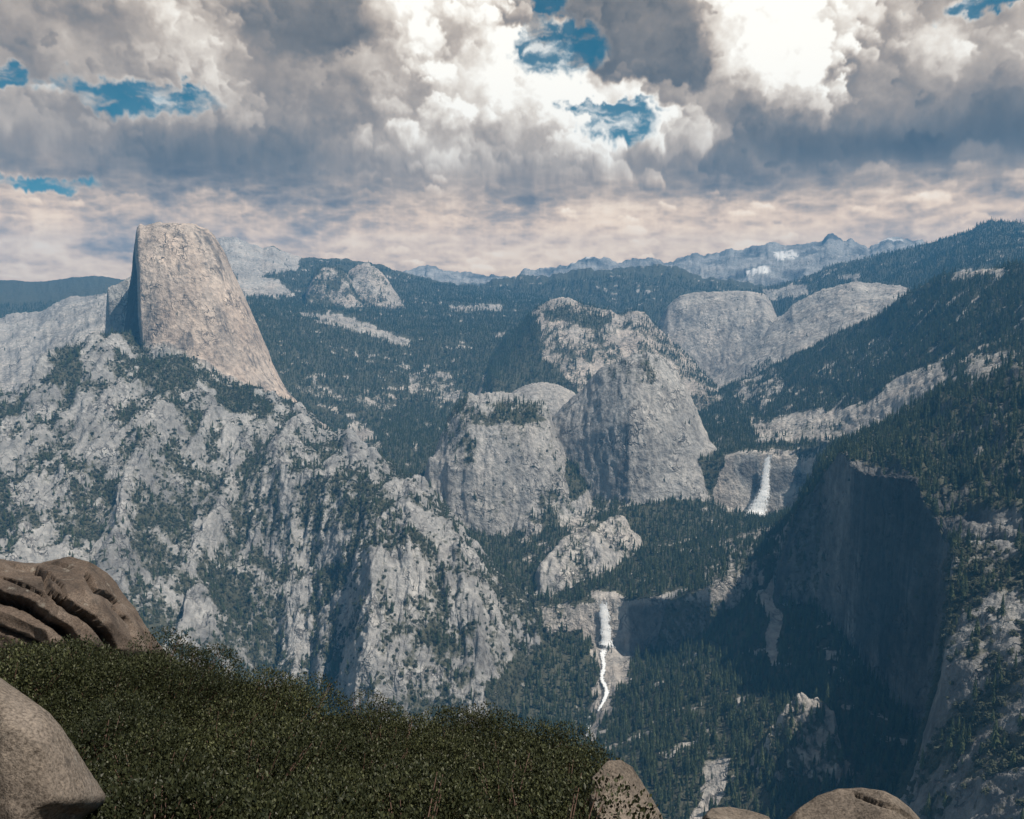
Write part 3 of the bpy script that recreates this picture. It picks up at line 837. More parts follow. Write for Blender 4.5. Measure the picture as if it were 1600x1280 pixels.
def terrain_material():
    m, t, b = material('granite_and_forest_ground')
    geo = t.new('ShaderNodeNewGeometry').outputs['Position']
    cv, tn, st, sw = t.attr('cover'), t.attr('tint'), t.attr('streak'), t.attr('snow')
    n1 = t.noise(geo, 0.006, 6, 0.6)
    n2 = t.noise(geo, 0.05, 5, 0.65)
    vert = t.vm('MULTIPLY', geo, (1, 1, 0.12))
    s1 = t.noise(vert, 0.035, 6, 0.62, 0.6)
    s2 = t.noise(vert, 0.009, 4, 0.55, 0.8)
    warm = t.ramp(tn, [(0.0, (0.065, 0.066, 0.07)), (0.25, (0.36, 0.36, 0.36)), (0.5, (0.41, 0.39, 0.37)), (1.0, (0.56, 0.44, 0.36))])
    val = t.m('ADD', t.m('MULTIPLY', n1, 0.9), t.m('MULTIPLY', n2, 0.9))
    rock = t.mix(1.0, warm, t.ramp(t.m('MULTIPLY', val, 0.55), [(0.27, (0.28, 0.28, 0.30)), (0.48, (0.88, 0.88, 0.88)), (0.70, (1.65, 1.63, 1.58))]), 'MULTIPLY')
    dark = t.m('MULTIPLY', t.step(t.m('ADD', t.m('MULTIPLY', s1, 0.6), t.m('MULTIPLY', s2, 0.5)), 0.54, 0.70), t.m('MULTIPLY', st, 0.6))
    rock = t.mix(dark, rock, (0.09, 0.09, 0.095))
    wob = t.vm('ADD', t.vm('MULTIPLY', geo, (1, 1, 0.55)), t.vm('SCALE', t.noise(geo, 0.02, 3, out='Color'), scale=30))
    k1 = t.m('ABSOLUTE', t.m('SUBTRACT', t.noise(wob, 0.011, 3, 0.5), 0.5))
    k2 = t.m('ABSOLUTE', t.m('SUBTRACT', t.noise(wob, 0.028, 3, 0.5), 0.5))
    crack = t.m('MINIMUM', t.m('MULTIPLY', k1, 2.0), t.m('MULTIPLY', k2, 1.6))
    gate = t.step(t.noise(geo, 0.012, 2), 0.46, 0.66)
    arc = t.m('ABSOLUTE', t.m('SUBTRACT', t.noise(t.vm('MULTIPLY', wob, (0.45, 0.45, 2.2)), 0.014, 3, 0.55), 0.5))
    rock = t.mix(t.m('MULTIPLY', t.step(crack, 0.030, 0.006), t.m('MULTIPLY', gate, 0.65)), rock, (0.06, 0.06, 0.065))
    rock = t.mix(t.m('MULTIPLY', t.step(arc, 0.020, 0.004), t.m('MULTIPLY', gate, 0.7)), rock, (0.09, 0.085, 0.085))
    duff = t.mix(n2, (0.04, 0.05, 0.034), (0.12, 0.115, 0.085))
    speck = t.noise(geo, 0.09, 3, 0.6)
    cvn = t.step(t.m('ADD', cv, t.m('MULTIPLY', t.m('SUBTRACT', speck, 0.5), 0.9)), 0.28, 0.62)
    col = t.mix(cvn, rock, duff)
    col = t.mix(sw, col, (0.85, 0.85, 0.84))
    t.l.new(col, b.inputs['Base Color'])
    b.inputs['Roughness'].default_value = 0.92
    b.inputs['Specular IOR Level'].default_value = 0.12
    bn = t.new('ShaderNodeBump')
    bn.inputs['Strength'].default_value = 1.0
    bn.inputs['Distance'].default_value = 14.0
    h = t.m('ADD', t.m('MULTIPLY', s1, 0.7), t.m('MULTIPLY', n2, 0.8))
    h = t.m('ADD', h, t.m('MULTIPLY', t.m('MULTIPLY', t.step(crack, 0.0, 0.04), gate), 0.35))
    t.l.new(h, bn.inputs['Height'])
    t.l.new(bn.outputs[0], b.inputs['Normal'])
    return m


MAT_TERRAIN = terrain_material()


def mesh_from(name, verts, faces, mats, attrs=None, smooth=True, matidx=None):
    me = bpy.data.meshes.new(name)
    verts = np.asarray(verts, np.float32)
    faces = np.asarray(faces, np.int32)
    k = faces.shape[1]
    me.vertices.add(len(verts))
    me.vertices.foreach_set('co', verts.ravel())
    me.loops.add(faces.size)
    me.loops.foreach_set('vertex_index', faces.ravel())
    me.polygons.add(len(faces))
    me.polygons.foreach_set('loop_start', np.arange(0, faces.size, k, dtype=np.int32))
    me.polygons.foreach_set('use_smooth', np.full(len(faces), smooth))
    for m in mats:
        me.materials.append(m)
    if matidx is not None:
        me.polygons.foreach_set('material_index', np.asarray(matidx, np.int32))
    for k2, v in (attrs or {}).items():
        v = np.asarray(v)
        at = me.attributes.new(k2, 'INT' if v.dtype.kind == 'i' else 'FLOAT', 'POINT')
        at.data.foreach_set('value', v.astype(np.int32 if v.dtype.kind == 'i' else np.float32))
    me.update(calc_edges=True)
    return me


def link(name, me, parent=None, **props):
    o = bpy.data.objects.new(name, me)
    COL.objects.link(o)
    if parent is not None:
        o.parent = parent
    for k, v in props.items():
        o[k] = v
    return o


def build_terrain():
    V = np.stack([X, Y, GZ], -1).reshape(-1, 3)
    ii, jj = np.meshgrid(np.arange(NA - 1), np.arange(NR - 1), indexing='ij')
    a = ii * NR + jj
    F = np.stack([a, a + NR, a + NR + 1, a + 1], -1).reshape(-1, 4)
    fid = GI[:-1, :-1].reshape(-1)
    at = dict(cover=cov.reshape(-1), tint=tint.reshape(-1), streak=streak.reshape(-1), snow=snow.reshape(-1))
    for li, L in enumerate(LAYERS):
        f = F[fid == li]
        if not len(f):
            continue
        used, inv = np.unique(f, return_inverse=True)
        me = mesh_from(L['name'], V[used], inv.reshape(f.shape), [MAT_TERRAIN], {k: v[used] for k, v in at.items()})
        link(L['name'], me, kind='structure', label=L['label'], category=L['cat'])


build_terrain()



# ------------------------------------------------------------------ visible surface look-up
EL = GZ / RR
RUN = np.maximum.accumulate(EL, axis=1)
VIS = EL >= RUN - 0.0025


def surface_r(px, py, w=2.0):
    m = VIS & (np.abs(PX - px) < w) & (np.abs(PY - py) < w)
    if not m.any():
        return surface_r(px, py, w * 1.7)
    return float(np.median(RR[m]))


# ------------------------------------------------------------------ plants
def foliage_material(name, dark, light, rough=0.7, spec=0.15, attr=False):
    m, t, b = material(name)
    rnd = t.new('ShaderNodeObjectInfo').outputs['Random']
    if attr:
        f = t.m('MULTIPLY', t.attr('tone'), t.m('MULTIPLY_ADD', rnd, 1.1, 0.45))
    else:
        pos = t.new('ShaderNodeNewGeometry').outputs['Position']
        f = t.m('MULTIPLY_ADD', t.noise(pos, 0.25, 2), 0.5, t.m('MULTIPLY', rnd, 0.6))
    t.l.new(t.mix(f, dark, light), b.inputs['Base Color'])
    b.inputs['Roughness'].default_value = rough
    b.inputs['Specular IOR Level'].default_value = spec
    return m


MAT_NEEDLE = foliage_material('conifer_needles', (0.024, 0.040, 0.027), (0.100, 0.122, 0.062))
MAT_SCRUB = foliage_material('scrub_leaves', (0.035, 0.045, 0.032), (0.085, 0.092, 0.062))
MAT_BARK, _t, _b = material('conifer_bark')
_t.l.new(_t.ramp(_t.noise(_t.new('ShaderNodeTexCoord').outputs['Object'], 9.0, 4), [(0.3, (0.05, 0.035, 0.025)), (0.7, (0.13, 0.09, 0.065))]), _b.inputs['Base Color'])
_b.inputs['Roughness'].default_value = 0.95


def conifer_parts(seed, whorls=10, arms=7, width=0.15):
    """unit-height conifer: crown (verts, tris) and trunk (verts, tris)"""
    rg = np.random.default_rng(seed)
    v, f = [], []
    for k in range(whorls):
        s = k / (whorls - 1)
        z = 0.13 + 0.80 * s
        rad = width * (1 - s) ** 0.75 * rg.uniform(0.8, 1.12) + 0.012
        if s < 0.12:
            rad *= 0.72
        hgt = 0.16 * (1 - 0.45 * s)
        base = len(v)
        ph = rg.uniform(0, 6.3)
        for a in range(arms * 2):
            an = ph + math.pi * a / arms + rg.normal(0, 0.08)
            rr = rad * (rg.uniform(0.82, 1.2) if a % 2 == 0 else rg.uniform(0.36, 0.55))
            v.append((rr * math.cos(an), rr * math.sin(an), z - (0.035 if a % 2 == 0 else -0.01) * (1 + rg.normal(0, 0.3))))
        v.append((rg.normal(0, 0.004), rg.normal(0, 0.004), z + hgt))
        top = len(v) - 1
        n = arms * 2
        for a in range(n):
            f.append((base + a, base + (a + 1) % n, top))
    tv, tf = [], []
    for z, r in ((-0.06, 0.018), (0.5, 0.010), (0.96, 0.003)):
        for a in range(6):
            tv.append((r * math.cos(a * math.pi / 3), r * math.sin(a * math.pi / 3), z))
    for k in (0, 6):
        for a in range(6):
            b2 = (a + 1) % 6
            tf += [(k + a, k + b2, k + 6 + b2), (k + a, k + 6 + b2, k + 6 + a)]
    return (v, f), (tv, tf)


def scrub_mesh(seed, n=95):
    rg = np.random.default_rng(seed)
    v, f = [], []
    for k in range(n):
        dd = rg.normal(size=3)
        dd /= np.linalg.norm(dd)
        dd[2] = abs(dd[2]) * 0.9 - 0.1
        c = dd * rg.uniform(0.55, 1.0) * np.array([0.55, 0.55, 0.85]) * (1 + 0.25 * math.sin(3 * math.atan2(dd[1], dd[0]) + seed))
        c[2] += 0.12
        t1 = np.cross(dd, rg.normal(size=3))
        t1 /= np.linalg.norm(t1)
        t2 = np.cross(dd, t1)
        sz = rg.uniform(0.12, 0.24)
        b = len(v)
        v += [tuple(c + t1 * sz), tuple(c - 0.5 * t1 * sz + t2 * sz * 0.9), tuple(c - 0.5 * t1 * sz - t2 * sz * 0.9), tuple(c + dd * sz * 0.55)]
        f += [(b, b + 1, b + 3), (b + 1, b + 2, b + 3), (b + 2, b, b + 3)]
    return v, f


CONES = [conifer_parts(40 + k, 10 + k % 3, 6 + k % 2, (0.13, 0.16, 0.115, 0.14)[k]) for k in range(4)]
proto = bpy.data.collections.new('forest_kinds')
for k, ((cv1, cf1), (tv1, tf1)) in enumerate(CONES):
    vv = np.array(cv1 + tv1)
    ff = np.array(cf1 + [tuple(i + len(cv1) for i in t3) for t3 in tf1])
    me = mesh_from('conifer_shape', vv, ff, [MAT_NEEDLE, MAT_BARK], smooth=False, matidx=[0] * len(cf1) + [1] * len(tf1))
    proto.objects.link(bpy.data.objects.new('a_conifer_%d' % k, me))
for k in range(3):
    sv_, sf_ = scrub_mesh(60 + k)
    proto.objects.link(bpy.data.objects.new('b_scrub_%d' % k, mesh_from('scrub_shape', sv_, np.array(sf_), [MAT_SCRUB], smooth=False)))


def instancer_tree():
    g = bpy.data.node_groups.new('plant_instances', 'GeometryNodeTree')
    g.interface.new_socket('Geometry', in_out='INPUT', socket_type='NodeSocketGeometry')
    g.interface.new_socket('Geometry', in_out='OUTPUT', socket_type='NodeSocketGeometry')
    n, l = g.nodes, g.links
    gi, go = n.new('NodeGroupInput'), n.new('NodeGroupOutput')
    iop = n.new('GeometryNodeInstanceOnPoints')
    ci = n.new('GeometryNodeCollectionInfo')
    ci.inputs['Collection'].default_value = proto
    ci.inputs['Separate Children'].default_value = True
    ci.inputs['Reset Children'].default_value = True

    def at(nm, dt):
        a = n.new('GeometryNodeInputNamedAttribute')
        a.data_type = dt
        a.inputs['Name'].default_value = nm
        return a.outputs['Attribute']
    l.new(gi.outputs[0], iop.inputs['Points'])
    l.new(ci.outputs[0], iop.inputs['Instance'])
    iop.inputs['Pick Instance'].default_value = True
    l.new(at('kind', 'INT'), iop.inputs['Instance Index'])
    cx = n.new('ShaderNodeCombineXYZ')
    l.new(at('turn', 'FLOAT'), cx.inputs[2])
    l.new(cx.outputs[0], iop.inputs['Rotation'])
    cs = n.new('ShaderNodeCombineXYZ')
    l.new(at('wide', 'FLOAT'), cs.inputs[0])
    l.new(at('wide', 'FLOAT'), cs.inputs[1])
    l.new(at('tall', 'FLOAT'), cs.inputs[2])
    l.new(cs.outputs[0], iop.inputs['Scale'])
    l.new(iop.outputs[0], go.inputs[0])
    return g


GN_PLANTS = instancer_tree()


def instance_object(name, pts, kind, tall, wide, label, cat):
    n = len(pts)
    me = bpy.data.meshes.new(name)
    me.vertices.add(n)
    me.vertices.foreach_set('co', np.asarray(pts, np.float32).ravel())
    for nm, v, tp in (('kind', kind, 'INT'), ('turn', RNG.uniform(0, 6.283, n), 'FLOAT'), ('tall', tall, 'FLOAT'), ('wide', wide, 'FLOAT')):
        me.attributes.new(nm, tp, 'POINT').data.foreach_set('value', np.asarray(v, np.int32 if tp == 'INT' else np.float32))
    o = link(name, me, kind='stuff', label=label, category=cat)
    md = o.modifiers.new('plants', 'NODES')
    md.node_group = GN_PLANTS
    return o


def scatter():
    P = np.stack([X, Y, GZ], -1)
    e1, e2 = P[1:, :-1] - P[:-1, :-1], P[:-1, 1:] - P[:-1, :-1]
    cr = np.cross(e1, e2)
    plan = np.abs(cr[..., 2])
    area = 0.5 * plan + 0.5 * np.linalg.norm(cr, axis=-1)
    r = RR[:-1, :-1]
    near_top = (EL + 38 / RR >= RUN - 0.001)[:-1, :-1]
    frame = (PX[:-1, :-1] > -130) & (PX[:-1, :-1] < 1730) & (PY[:-1, :-1] < 1330)
    c = cov[:-1, :-1]
    spec = lay('spec')[:-1, :-1]
    dens = np.interp(r, [900, 2000, 3200, 4500, 6000, 8000], [0.011, 0.0095, 0.0075, 0.0055, 0.0034, 0.0016])
    want = area * dens * (0.02 + 0.98 * sstep(c, 0.25, 0.68)) * near_top * frame * (r < 8000) * (snow[:-1, :-1] < 0.1)
    want = np.where(c < 0.05, want * 0.2, want)
    want = np.where(spec > 0.5, want * 1.8, want)
    cnt = np.floor(want + RNG.random(want.shape)).astype(int)
    ci, cj = np.nonzero(cnt)
    rep_ = cnt[ci, cj]
    ci, cj = np.repeat(ci, rep_), np.repeat(cj, rep_)
    a, b = RNG.random(len(ci)), RNG.random(len(ci))
    p = P[ci, cj] + e1[ci, cj] * a[:, None] + e2[ci, cj] * b[:, None]
    rr = r[ci, cj]
    cc = c[ci, cj]
    steep = slope[ci, cj]
    brush = (RNG.random(len(ci)) < np.where(spec[ci, cj] > 0.5, 0.80, 0.10)) | (steep > 0.62)
    tall = np.where(brush, RNG.uniform(3, 8.5, len(ci)), np.clip(RNG.normal(24, 9, len(ci)), 8, 50) * np.where(cc < 0.4, 0.72, 1.0) * np.interp(rr, [1500, 3000, 7000], [0.95, 0.82, 0.95]))
    wide = np.where(brush, tall * RNG.uniform(0.9, 1.5, len(ci)), tall * RNG.uniform(0.85, 1.3, len(ci)))
    kind = np.where(brush, 4 + RNG.integers(0, 3, len(ci)), RNG.integers(0, 4, len(ci)))
    p[:, 2] -= np.where(brush, 0.5, 0.6)
    print('plants', len(ci), 'brush', int(brush.sum()))
    # the conifers that show largest stand as trees of their own
    vis = VIS[ci, cj] & (PY[ci, cj] < 1290) & (PX[ci, cj] > 925) & (PX[ci, cj] < 1600) & ~brush
    rank = np.where(vis, tall / rr, 0)
    big = np.argsort(-rank)[:300]
    crown = [mesh_from('crown', cf[0], np.array(cf[1]), [MAT_NEEDLE], smooth=False) for cf, tf in CONES]
    trunk = [mesh_from('trunk', tf[0], np.array(tf[1]), [MAT_BARK]) for cf, tf in CONES]
    for k in big:
        o = bpy.data.objects.new('pine_tree', None)
        o.empty_display_size = 0.2
        COL.objects.link(o)
        o.location = p[k]
        o.rotation_euler = (0, 0, RNG.uniform(0, 6.28))
        o.scale = (wide[k], wide[k], tall[k])
        o['label'] = 'dark conifer standing in the dense forest below the shadowed cliff'
        o['category'] = 'tree'
        o['group'] = 'nearest conifers of the canyon forest'
        link('trunk', trunk[kind[k]], o)
        link('crown', crown[kind[k]], o)
    keep = np.ones(len(ci), bool)
    keep[big] = False
    m1, m2 = keep & ~brush, keep & brush
    instance_object('conifer_forest', p[m1], kind[m1], tall[m1], wide[m1], 'dark conifer forest spread over valley floor, ledges and ridges', 'forest')
    instance_object('scrub_cover', p[m2], kind[m2], tall[m2], wide[m2], 'dark scrub dotting the granite slopes', 'scrub')


scatter()


# ------------------------------------------------------------------ falling water
def water_material():
    m, t, b = material('white_water')
    pos = t.new('ShaderNodeNewGeometry').outputs['Position']
    n = t.noise(t.vm('MULTIPLY', pos, (1, 1, 0.10)), 0.22, 5, 0.65)
    t.l.new(t.ramp(n, [(0.32, (0.45, 0.52, 0.58)), (0.52, (0.86, 0.88, 0.9))]), b.inputs['Base Color'])
    e = t.attr('edge')
    t.l.new(t.step(t.m('ADD', e, t.m('MULTIPLY', t.m('SUBTRACT', n, 0.5), 2.6)), 0.92, 0.45), b.inputs['Alpha'])
    b.inputs['Roughness'].default_value = 0.6
    return m


MAT_WATER = water_material()


def ribbon(name, pts, out, label, cat, kind=None, seed=0, bulge=0.35):
    """pts: (px, py, half-width in metres); a ragged, rounded band of white water lying on the rock"""
    rg = np.random.default_rng(seed)
    dense = []
    for k in range(len(pts) - 1):
        (x0, y0, w0), (x1, y1, w1) = pts[k], pts[k + 1]
        n = max(2, int(math.hypot(x1 - x0, y1 - y0) / 1.5))
        for i in range(n):
            s = i / n
            dense.append((x0 + (x1 - x0) * s, y0 + (y1 - y0) * s, w0 + (w1 - w0) * s))
    dense.append(pts[-1])
    da = np.array(dense)
    if bulge < 0.3:
        for c_ in (0, 1):
            q_ = np.convolve(np.pad(da[:, c_], 4, mode='edge'), np.ones(9) / 9, 'valid')
            da[4:-4, c_] = q_[4:-4]
        da[:, 2] *= 0.55 + 0.5 * np.random.default_rng(seed + 50).random(len(da))
    dense = [tuple(q_) for q_ in da]
    rs = np.array([surface_r(x, y) for x, y, w in dense])
    rs = np.convolve(np.pad(rs, 4, mode='edge'), np.ones(9) / 9, 'valid')
    M = 9
    v, f, edge = [], [], []
    for k, (x, y, w) in enumerate(dense):
        c = world_at(x, y, rs[k] - out)
        side = Vector((c.y, -c.x, 0)).normalized()
        toward = Vector((-c.x, -c.y, 0)).normalized()
        wl, wr = w * rg.uniform(0.88, 1.1), w * rg.uniform(0.88, 1.1)
        for i in range(M):
            q = i / (M - 1) * 2 - 1
            off = (wl if q < 0 else wr) * q
            th = bulge * w * math.sqrt(max(0, 1 - q * q)) + rg.uniform(0, 0.05) * w
            v.append(c + side * off + toward * th + Vector((0, 0, th * 0.4)))
            edge.append(abs(q) if 2 < k < len(dense) - 3 else 0.7 + 0.3 * abs(q))
        v.append(c - toward * 4)
        edge.append(1.0)
    S = M + 1
    for k in range(len(dense) - 1):
        for i in range(S):
            i2 = (i + 1) % S
            f.append((k * S + i, k * S + i2, (k + 1) * S + i2, (k + 1) * S + i))
    o = link(name, mesh_from(name, v, np.array(f), [MAT_WATER], {'edge': np.array(edge, float)}), label=label)
    if kind:
        o['kind'] = kind
    o['category'] = cat
    return o


ribbon('waterfall', [(1204, 711, 9), (1199, 718, 13), (1197, 735, 17), (1196, 750, 19), (1195, 765, 23), (1191, 778, 31), (1186, 790, 40), (1181, 800, 47), (1176, 808, 50)], 18,
       'tall white waterfall fanning out at its foot beside the pointed dome', 'waterfall', seed=1)
ribbon('waterfall', [(942, 940, 16), (943, 948, 17), (944, 960, 18), (946, 980, 19), (947, 1000, 21), (948, 1012, 28)], 6,
       'lower straight white waterfall dropping over the granite step', 'waterfall', seed=2)
ribbon('river', [(946, 1013, 20), (940, 1024, 10), (944, 1036, 8), (943, 1048, 9), (939, 1060, 8), (945, 1070, 9), (949, 1080, 9), (945, 1092, 7), (939, 1104, 6), (932, 1114, 5)], 6,
       'foaming white river tumbling below the lower waterfall', 'river', kind='structure', seed=3, bulge=0.2)
ribbon('river', [(922, 1118, 5), (919, 1126, 7), (922, 1138, 8), (918, 1150, 7), (920, 1162, 5)], 6,
       'short white stretch of river showing between dark trees', 'river', kind='structure', seed=4, bulge=0.2)


# ------------------------------------------------------------------ the viewpoint ledge in front
SIL_X = [-250, 0, 60, 130, 250, 300, 400, 480, 560, 650, 720, 850, 900, 935, 965, 1010, 1100, 1700]
SIL_Y = [1040, 1035, 1022, 1017, 1030, 1042, 1066, 1090, 1112, 1126, 1140, 1146, 1152, 1166, 1200, 1330, 1420, 1500]


def canopy_z(px, r):
    py = np.interp(r, [2.2, 3.6, 8.3], [1420, 1300, np.interp(px, SIL_X, SIL_Y)])
    return pix(px, float(py))[1] * r


def px_of(x, y, z):
    dy = y * math.cos(PITCH) - z * math.sin(PITCH)
    return 800 + FPX * x / max(dy, 0.05)


def ground_z(x, y):
    r = math.hypot(x, y)
    a = math.atan2(x, y)
    px = 800 + FPX * math.tan(max(min(a, 1.2), -1.2)) * 0.88
    z = -1.66
    if r > 1.2:
        z = min(-1.66, canopy_z(px, min(r, 8.3)) - 0.95 - 0.5 * float(sstep(np.array(px), 850.0, 1000.0)))
    k = float(sstep(np.array(px), 230.0, 330.0))
    if r > 8.0:
        z -= (r - 8.0) * (0.42 + 1.6 * k) + max(r - 17, 0) * 1.1
    return z


def granite_fg(name, base, light, dark, scale=1.0):
    m, t, b = material(name)
    co = t.new('ShaderNodeNewGeometry').outputs['Position']
    n1 = t.noise(co, 1.3 * scale, 6, 0.6, 0.4)
    n2 = t.noise(co, 45 * scale, 3, 0.7)
    n3 = t.noise(co, 7 * scale, 5, 0.65)
    c = t.ramp(n1, [(0.30, dark), (0.52, base), (0.74, light)])
    c = t.mix(1.0, c, t.ramp(n2, [(0.34, (0.45, 0.44, 0.43)), (0.52, (1, 1, 1)), (0.7, (1.45, 1.42, 1.38))]), 'MULTIPLY')
    c = t.mix(t.step(n3, 0.54, 0.68, 0, 0.62), c, (0.045, 0.041, 0.038))
    c = t.mix(t.step(t.noise(co, 3.1 * scale, 6, 0.7), 0.60, 0.68, 0, 0.45), c, (0.27, 0.26, 0.235))
    t.l.new(c, b.inputs['Base Color'])
    b.inputs['Roughness'].default_value = 0.9
    b.inputs['Specular IOR Level'].default_value = 0.2
    bn = t.new('ShaderNodeBump')
    bn.inputs['Strength'].default_value = 0.7
    bn.inputs['Distance'].default_value = 0.03
    t.l.new(t.m('MULTIPLY_ADD', n2, 0.35, n3), bn.inputs['Height'])
    t.l.new(bn.outputs[0], b.inputs['Normal'])
    return m


MAT_FG_BROWN = granite_fg('weathered_brown_granite', (0.105, 0.083, 0.070), (0.165, 0.138, 0.12), (0.05, 0.042, 0.038))
MAT_FG_TAN = granite_fg('coarse_tan_granite', (0.155, 0.133, 0.115), (0.20, 0.175, 0.155), (0.095, 0.082, 0.072), 1.4)
MAT_SOIL = granite_fg('gravelly_soil', (0.14, 0.11, 0.08), (0.22, 0.18, 0.14), (0.07, 0.055, 0.04), 2.0)


def build_ground():
    na, rs = 90, [0.0, 0.6, 1.2, 1.8, 2.4, 3.0, 3.6, 4.4, 5.2, 6, 7, 8, 9, 10.5, 12, 14, 16, 18, 21, 26, 34, 46]
    v, f = [], []
    for i in range(na + 1):
        a = R_(-100 + 200 * i / na)
        for r in rs:
            x, y = math.sin(a) * r, math.cos(a) * r
            v.append((x, y, ground_z(x, y) + 0.05 * math.sin(x * 3.1 + y * 1.7)))
    n = len(rs)
    for i in range(na):
        for j in range(n - 1):
            f.append((i * n + j, (i + 1) * n + j, (i + 1) * n + j + 1, i * n + j + 1))
    link('ground', mesh_from('ground', v, np.array(f), [MAT_SOIL]), kind='structure', label='stony ground of the viewpoint ledge under the bushes', category='ground')


build_ground()


def ico(sub):
    import bmesh
    bm = bmesh.new()
    bmesh.ops.create_icosphere(bm, subdivisions=sub, radius=1)
    v = np.array([q.co[:] for q in bm.verts])
    f = np.array([[q.index for q in p.verts] for p in bm.faces])
    bm.free()
    return v, f


ICO6 = ico(6)
ICO7 = ico(7)


CAM_U = np.array([0, math.sin(PITCH), math.cos(PITCH)])
CAM_F = np.array([0, math.cos(PITCH), -math.sin(PITCH)])


def to_world(px, py, d):
    px, py, d = np.asarray(px, float), np.asarray(py, float), np.asarray(d, float)
    xc, yc = (px - 800) / FPX * d, (640 - py) / FPX * d
    return np.stack([xc, yc * CAM_U[1] + d * CAM_F[1], yc * CAM_U[2] + d * CAM_F[2]], -1)


def seg_dist(px, py, line):
    """distance to a polyline and signed height below it, in pixels"""
    best, sgn = np.full(px.shape, 1e9), np.zeros(px.shape)
    for (x0, y0), (x1, y1) in zip(line[:-1], line[1:]):
        dx, dy = x1 - x0, y1 - y0
        t = np.clip(((px - x0) * dx + (py - y0) * dy) / (dx * dx + dy * dy), 0, 1)
        ex, ey = px - x0 - t * dx, py - y0 - t * dy
        dd = np.hypot(ex, ey)
        s2 = np.where(dx * ey - dy * ex > 0, 1.0, -1.0)
        m = dd < best
        best, sgn = np.where(m, dd, best), np.where(m, s2, sgn)
    return best, best * sgn


def rock_mesh(name, mat, outline, centre, d, depth, lump=0.05, ledges=(), seed=0, power=2.6, base=None, cuts=3):
    """a rounded rock with a given outline, real size and thickness; ledges = (line, depth m, width px) overhung cracks"""
    v, f = base or ICO6
    v = v / (np.abs(v) ** power).sum(1, keepdims=True) ** (1 / power)
    rk = np.random.default_rng(seed + 100)
    for _ in range(cuts):
        k = rk.normal(size=3)
        k[1] = -abs(k[1]) - 0.35
        k /= np.linalg.norm(k)
        h = rk.uniform(0.66, 0.95)
        q = v @ k
        v = np.where((q > h)[:, None], v - (q - h)[:, None] * k * 0.9, v)
    th = np.arctan2(v[:, 2], v[:, 0])
    rho = np.clip(np.hypot(v[:, 0], v[:, 2]), 0, 1)
    cx, cy_ = centre
    S = np.zeros(len(v))
    c, s_ = np.cos(th), -np.sin(th)
    n = len(outline)
    for i in range(n):
        (x0, y0), (x1, y1) = outline[i], outline[(i + 1) % n]
        ex, ey = x1 - x0, y1 - y0
        den = c * ey - s_ * ex
        den = np.where(np.abs(den) < 1e-9, 1e-9, den)
        t = ((x0 - cx) * ey - (y0 - cy_) * ex) / den
        q = ((x0 - cx) * s_ - (y0 - cy_) * c) / den
        S = np.where((q >= 0) & (q <= 1) & (t > 0), np.maximum(S, t), S)
    o = seed * 17.3
    px, py = cx + c * S * rho, cy_ + s_ * S * rho
    dd = d + v[:, 1] * depth
    p = to_world(px, py, dd)
    mx = S.mean() / FPX * d
    nrm = (p - p.mean(0)) / np.array([mx, depth, mx])
    nrm /= np.linalg.norm(nrm, axis=1, keepdims=True)
    body = sstep(rho, 1.0, 0.75)
    p = p + nrm * (lump * mx * (fbm3(p[:, 0] + o, p[:, 1], p[:, 2], 0.55 * mx, 4, 0.5)) * (0.35 + 0.65 * body))[:, None]
    for line, dep, wid in ledges:
        wob = 0.35 * wid * fbm3(p[:, 0] + o, p[:, 1], p[:, 2], 0.10 * mx, 3)
        ds, sg = seg_dist(px, py + wob, line)
        sg = np.where(np.abs(sg) < ds - 1e-6, np.sign(sg) * ds, sg)
        cut = np.where(sg >= 0, np.exp(-(sg / (0.62 * wid)) ** 2), np.exp(-(sg / (0.10 * wid)) ** 2)) * (v[:, 1] < 0.35)
        lip = np.where(sg < 0, np.exp(sg / (1.6 * wid)), 0) * (v[:, 1] < 0.35)
        p = p - nrm * (dep * cut)[:, None] + nrm * (0.10 * dep * lip)[:, None]
    p = p + nrm * (0.016 * mx * fbm3(p[:, 0] + o, p[:, 1], p[:, 2], 0.16 * mx, 5, 0.62))[:, None]
    return mesh_from(name, p, f, [mat])


link('rock_outcrop', rock_mesh('rock_outcrop', MAT_FG_BROWN,
     [(-260, 890), (-120, 864), (0, 862), (40, 866), (62, 869), (76, 867), (110, 871), (140, 879), (172, 891), (192, 907), (212, 933), (228, 950),
      (240, 975), (256, 1000), (267, 1022), (260, 1060), (150, 1110), (0, 1110), (-260, 1090)], (60, 1000), 13.0, 1.9, 0.08,
     [([(-80, 900), (0, 927), (45, 941), (75, 961), (110, 984), (128, 1010)], 0.55, 17), ([(92, 930), (118, 948), (145, 966), (172, 995), (182, 1012)], 0.45, 12),
      ([(22, 880), (52, 884), (72, 899), (80, 922)], 0.26, 9), ([(60, 876), (85, 879), (108, 887)], 0.14, 5), ([(140, 902), (152, 922), (168, 927), (184, 938)], 0.26, 8),
      ([(222, 962), (236, 1012)], 0.25, 5), ([(238, 972), (258, 1010)], 0.2, 4), ([(-60, 955), (20, 985), (80, 1012)], 0.25, 9), ([(78, 900), (98, 915), (104, 935)], 0.2, 5),
      ([(180, 950), (205, 975), (212, 1000)], 0.16, 5), ([(0, 900), (40, 915), (70, 930)], 0.14, 5)], seed=3, base=ICO7, cuts=60),
     label='weathered brown granite outcrop split by dark cracks, at the left edge', category='rock')


def boulder(label, mat, *a, **k):
    o = link('boulder', rock_mesh('boulder', mat, *a, **k), label=label)
    o['category'] = 'boulder'
    return o


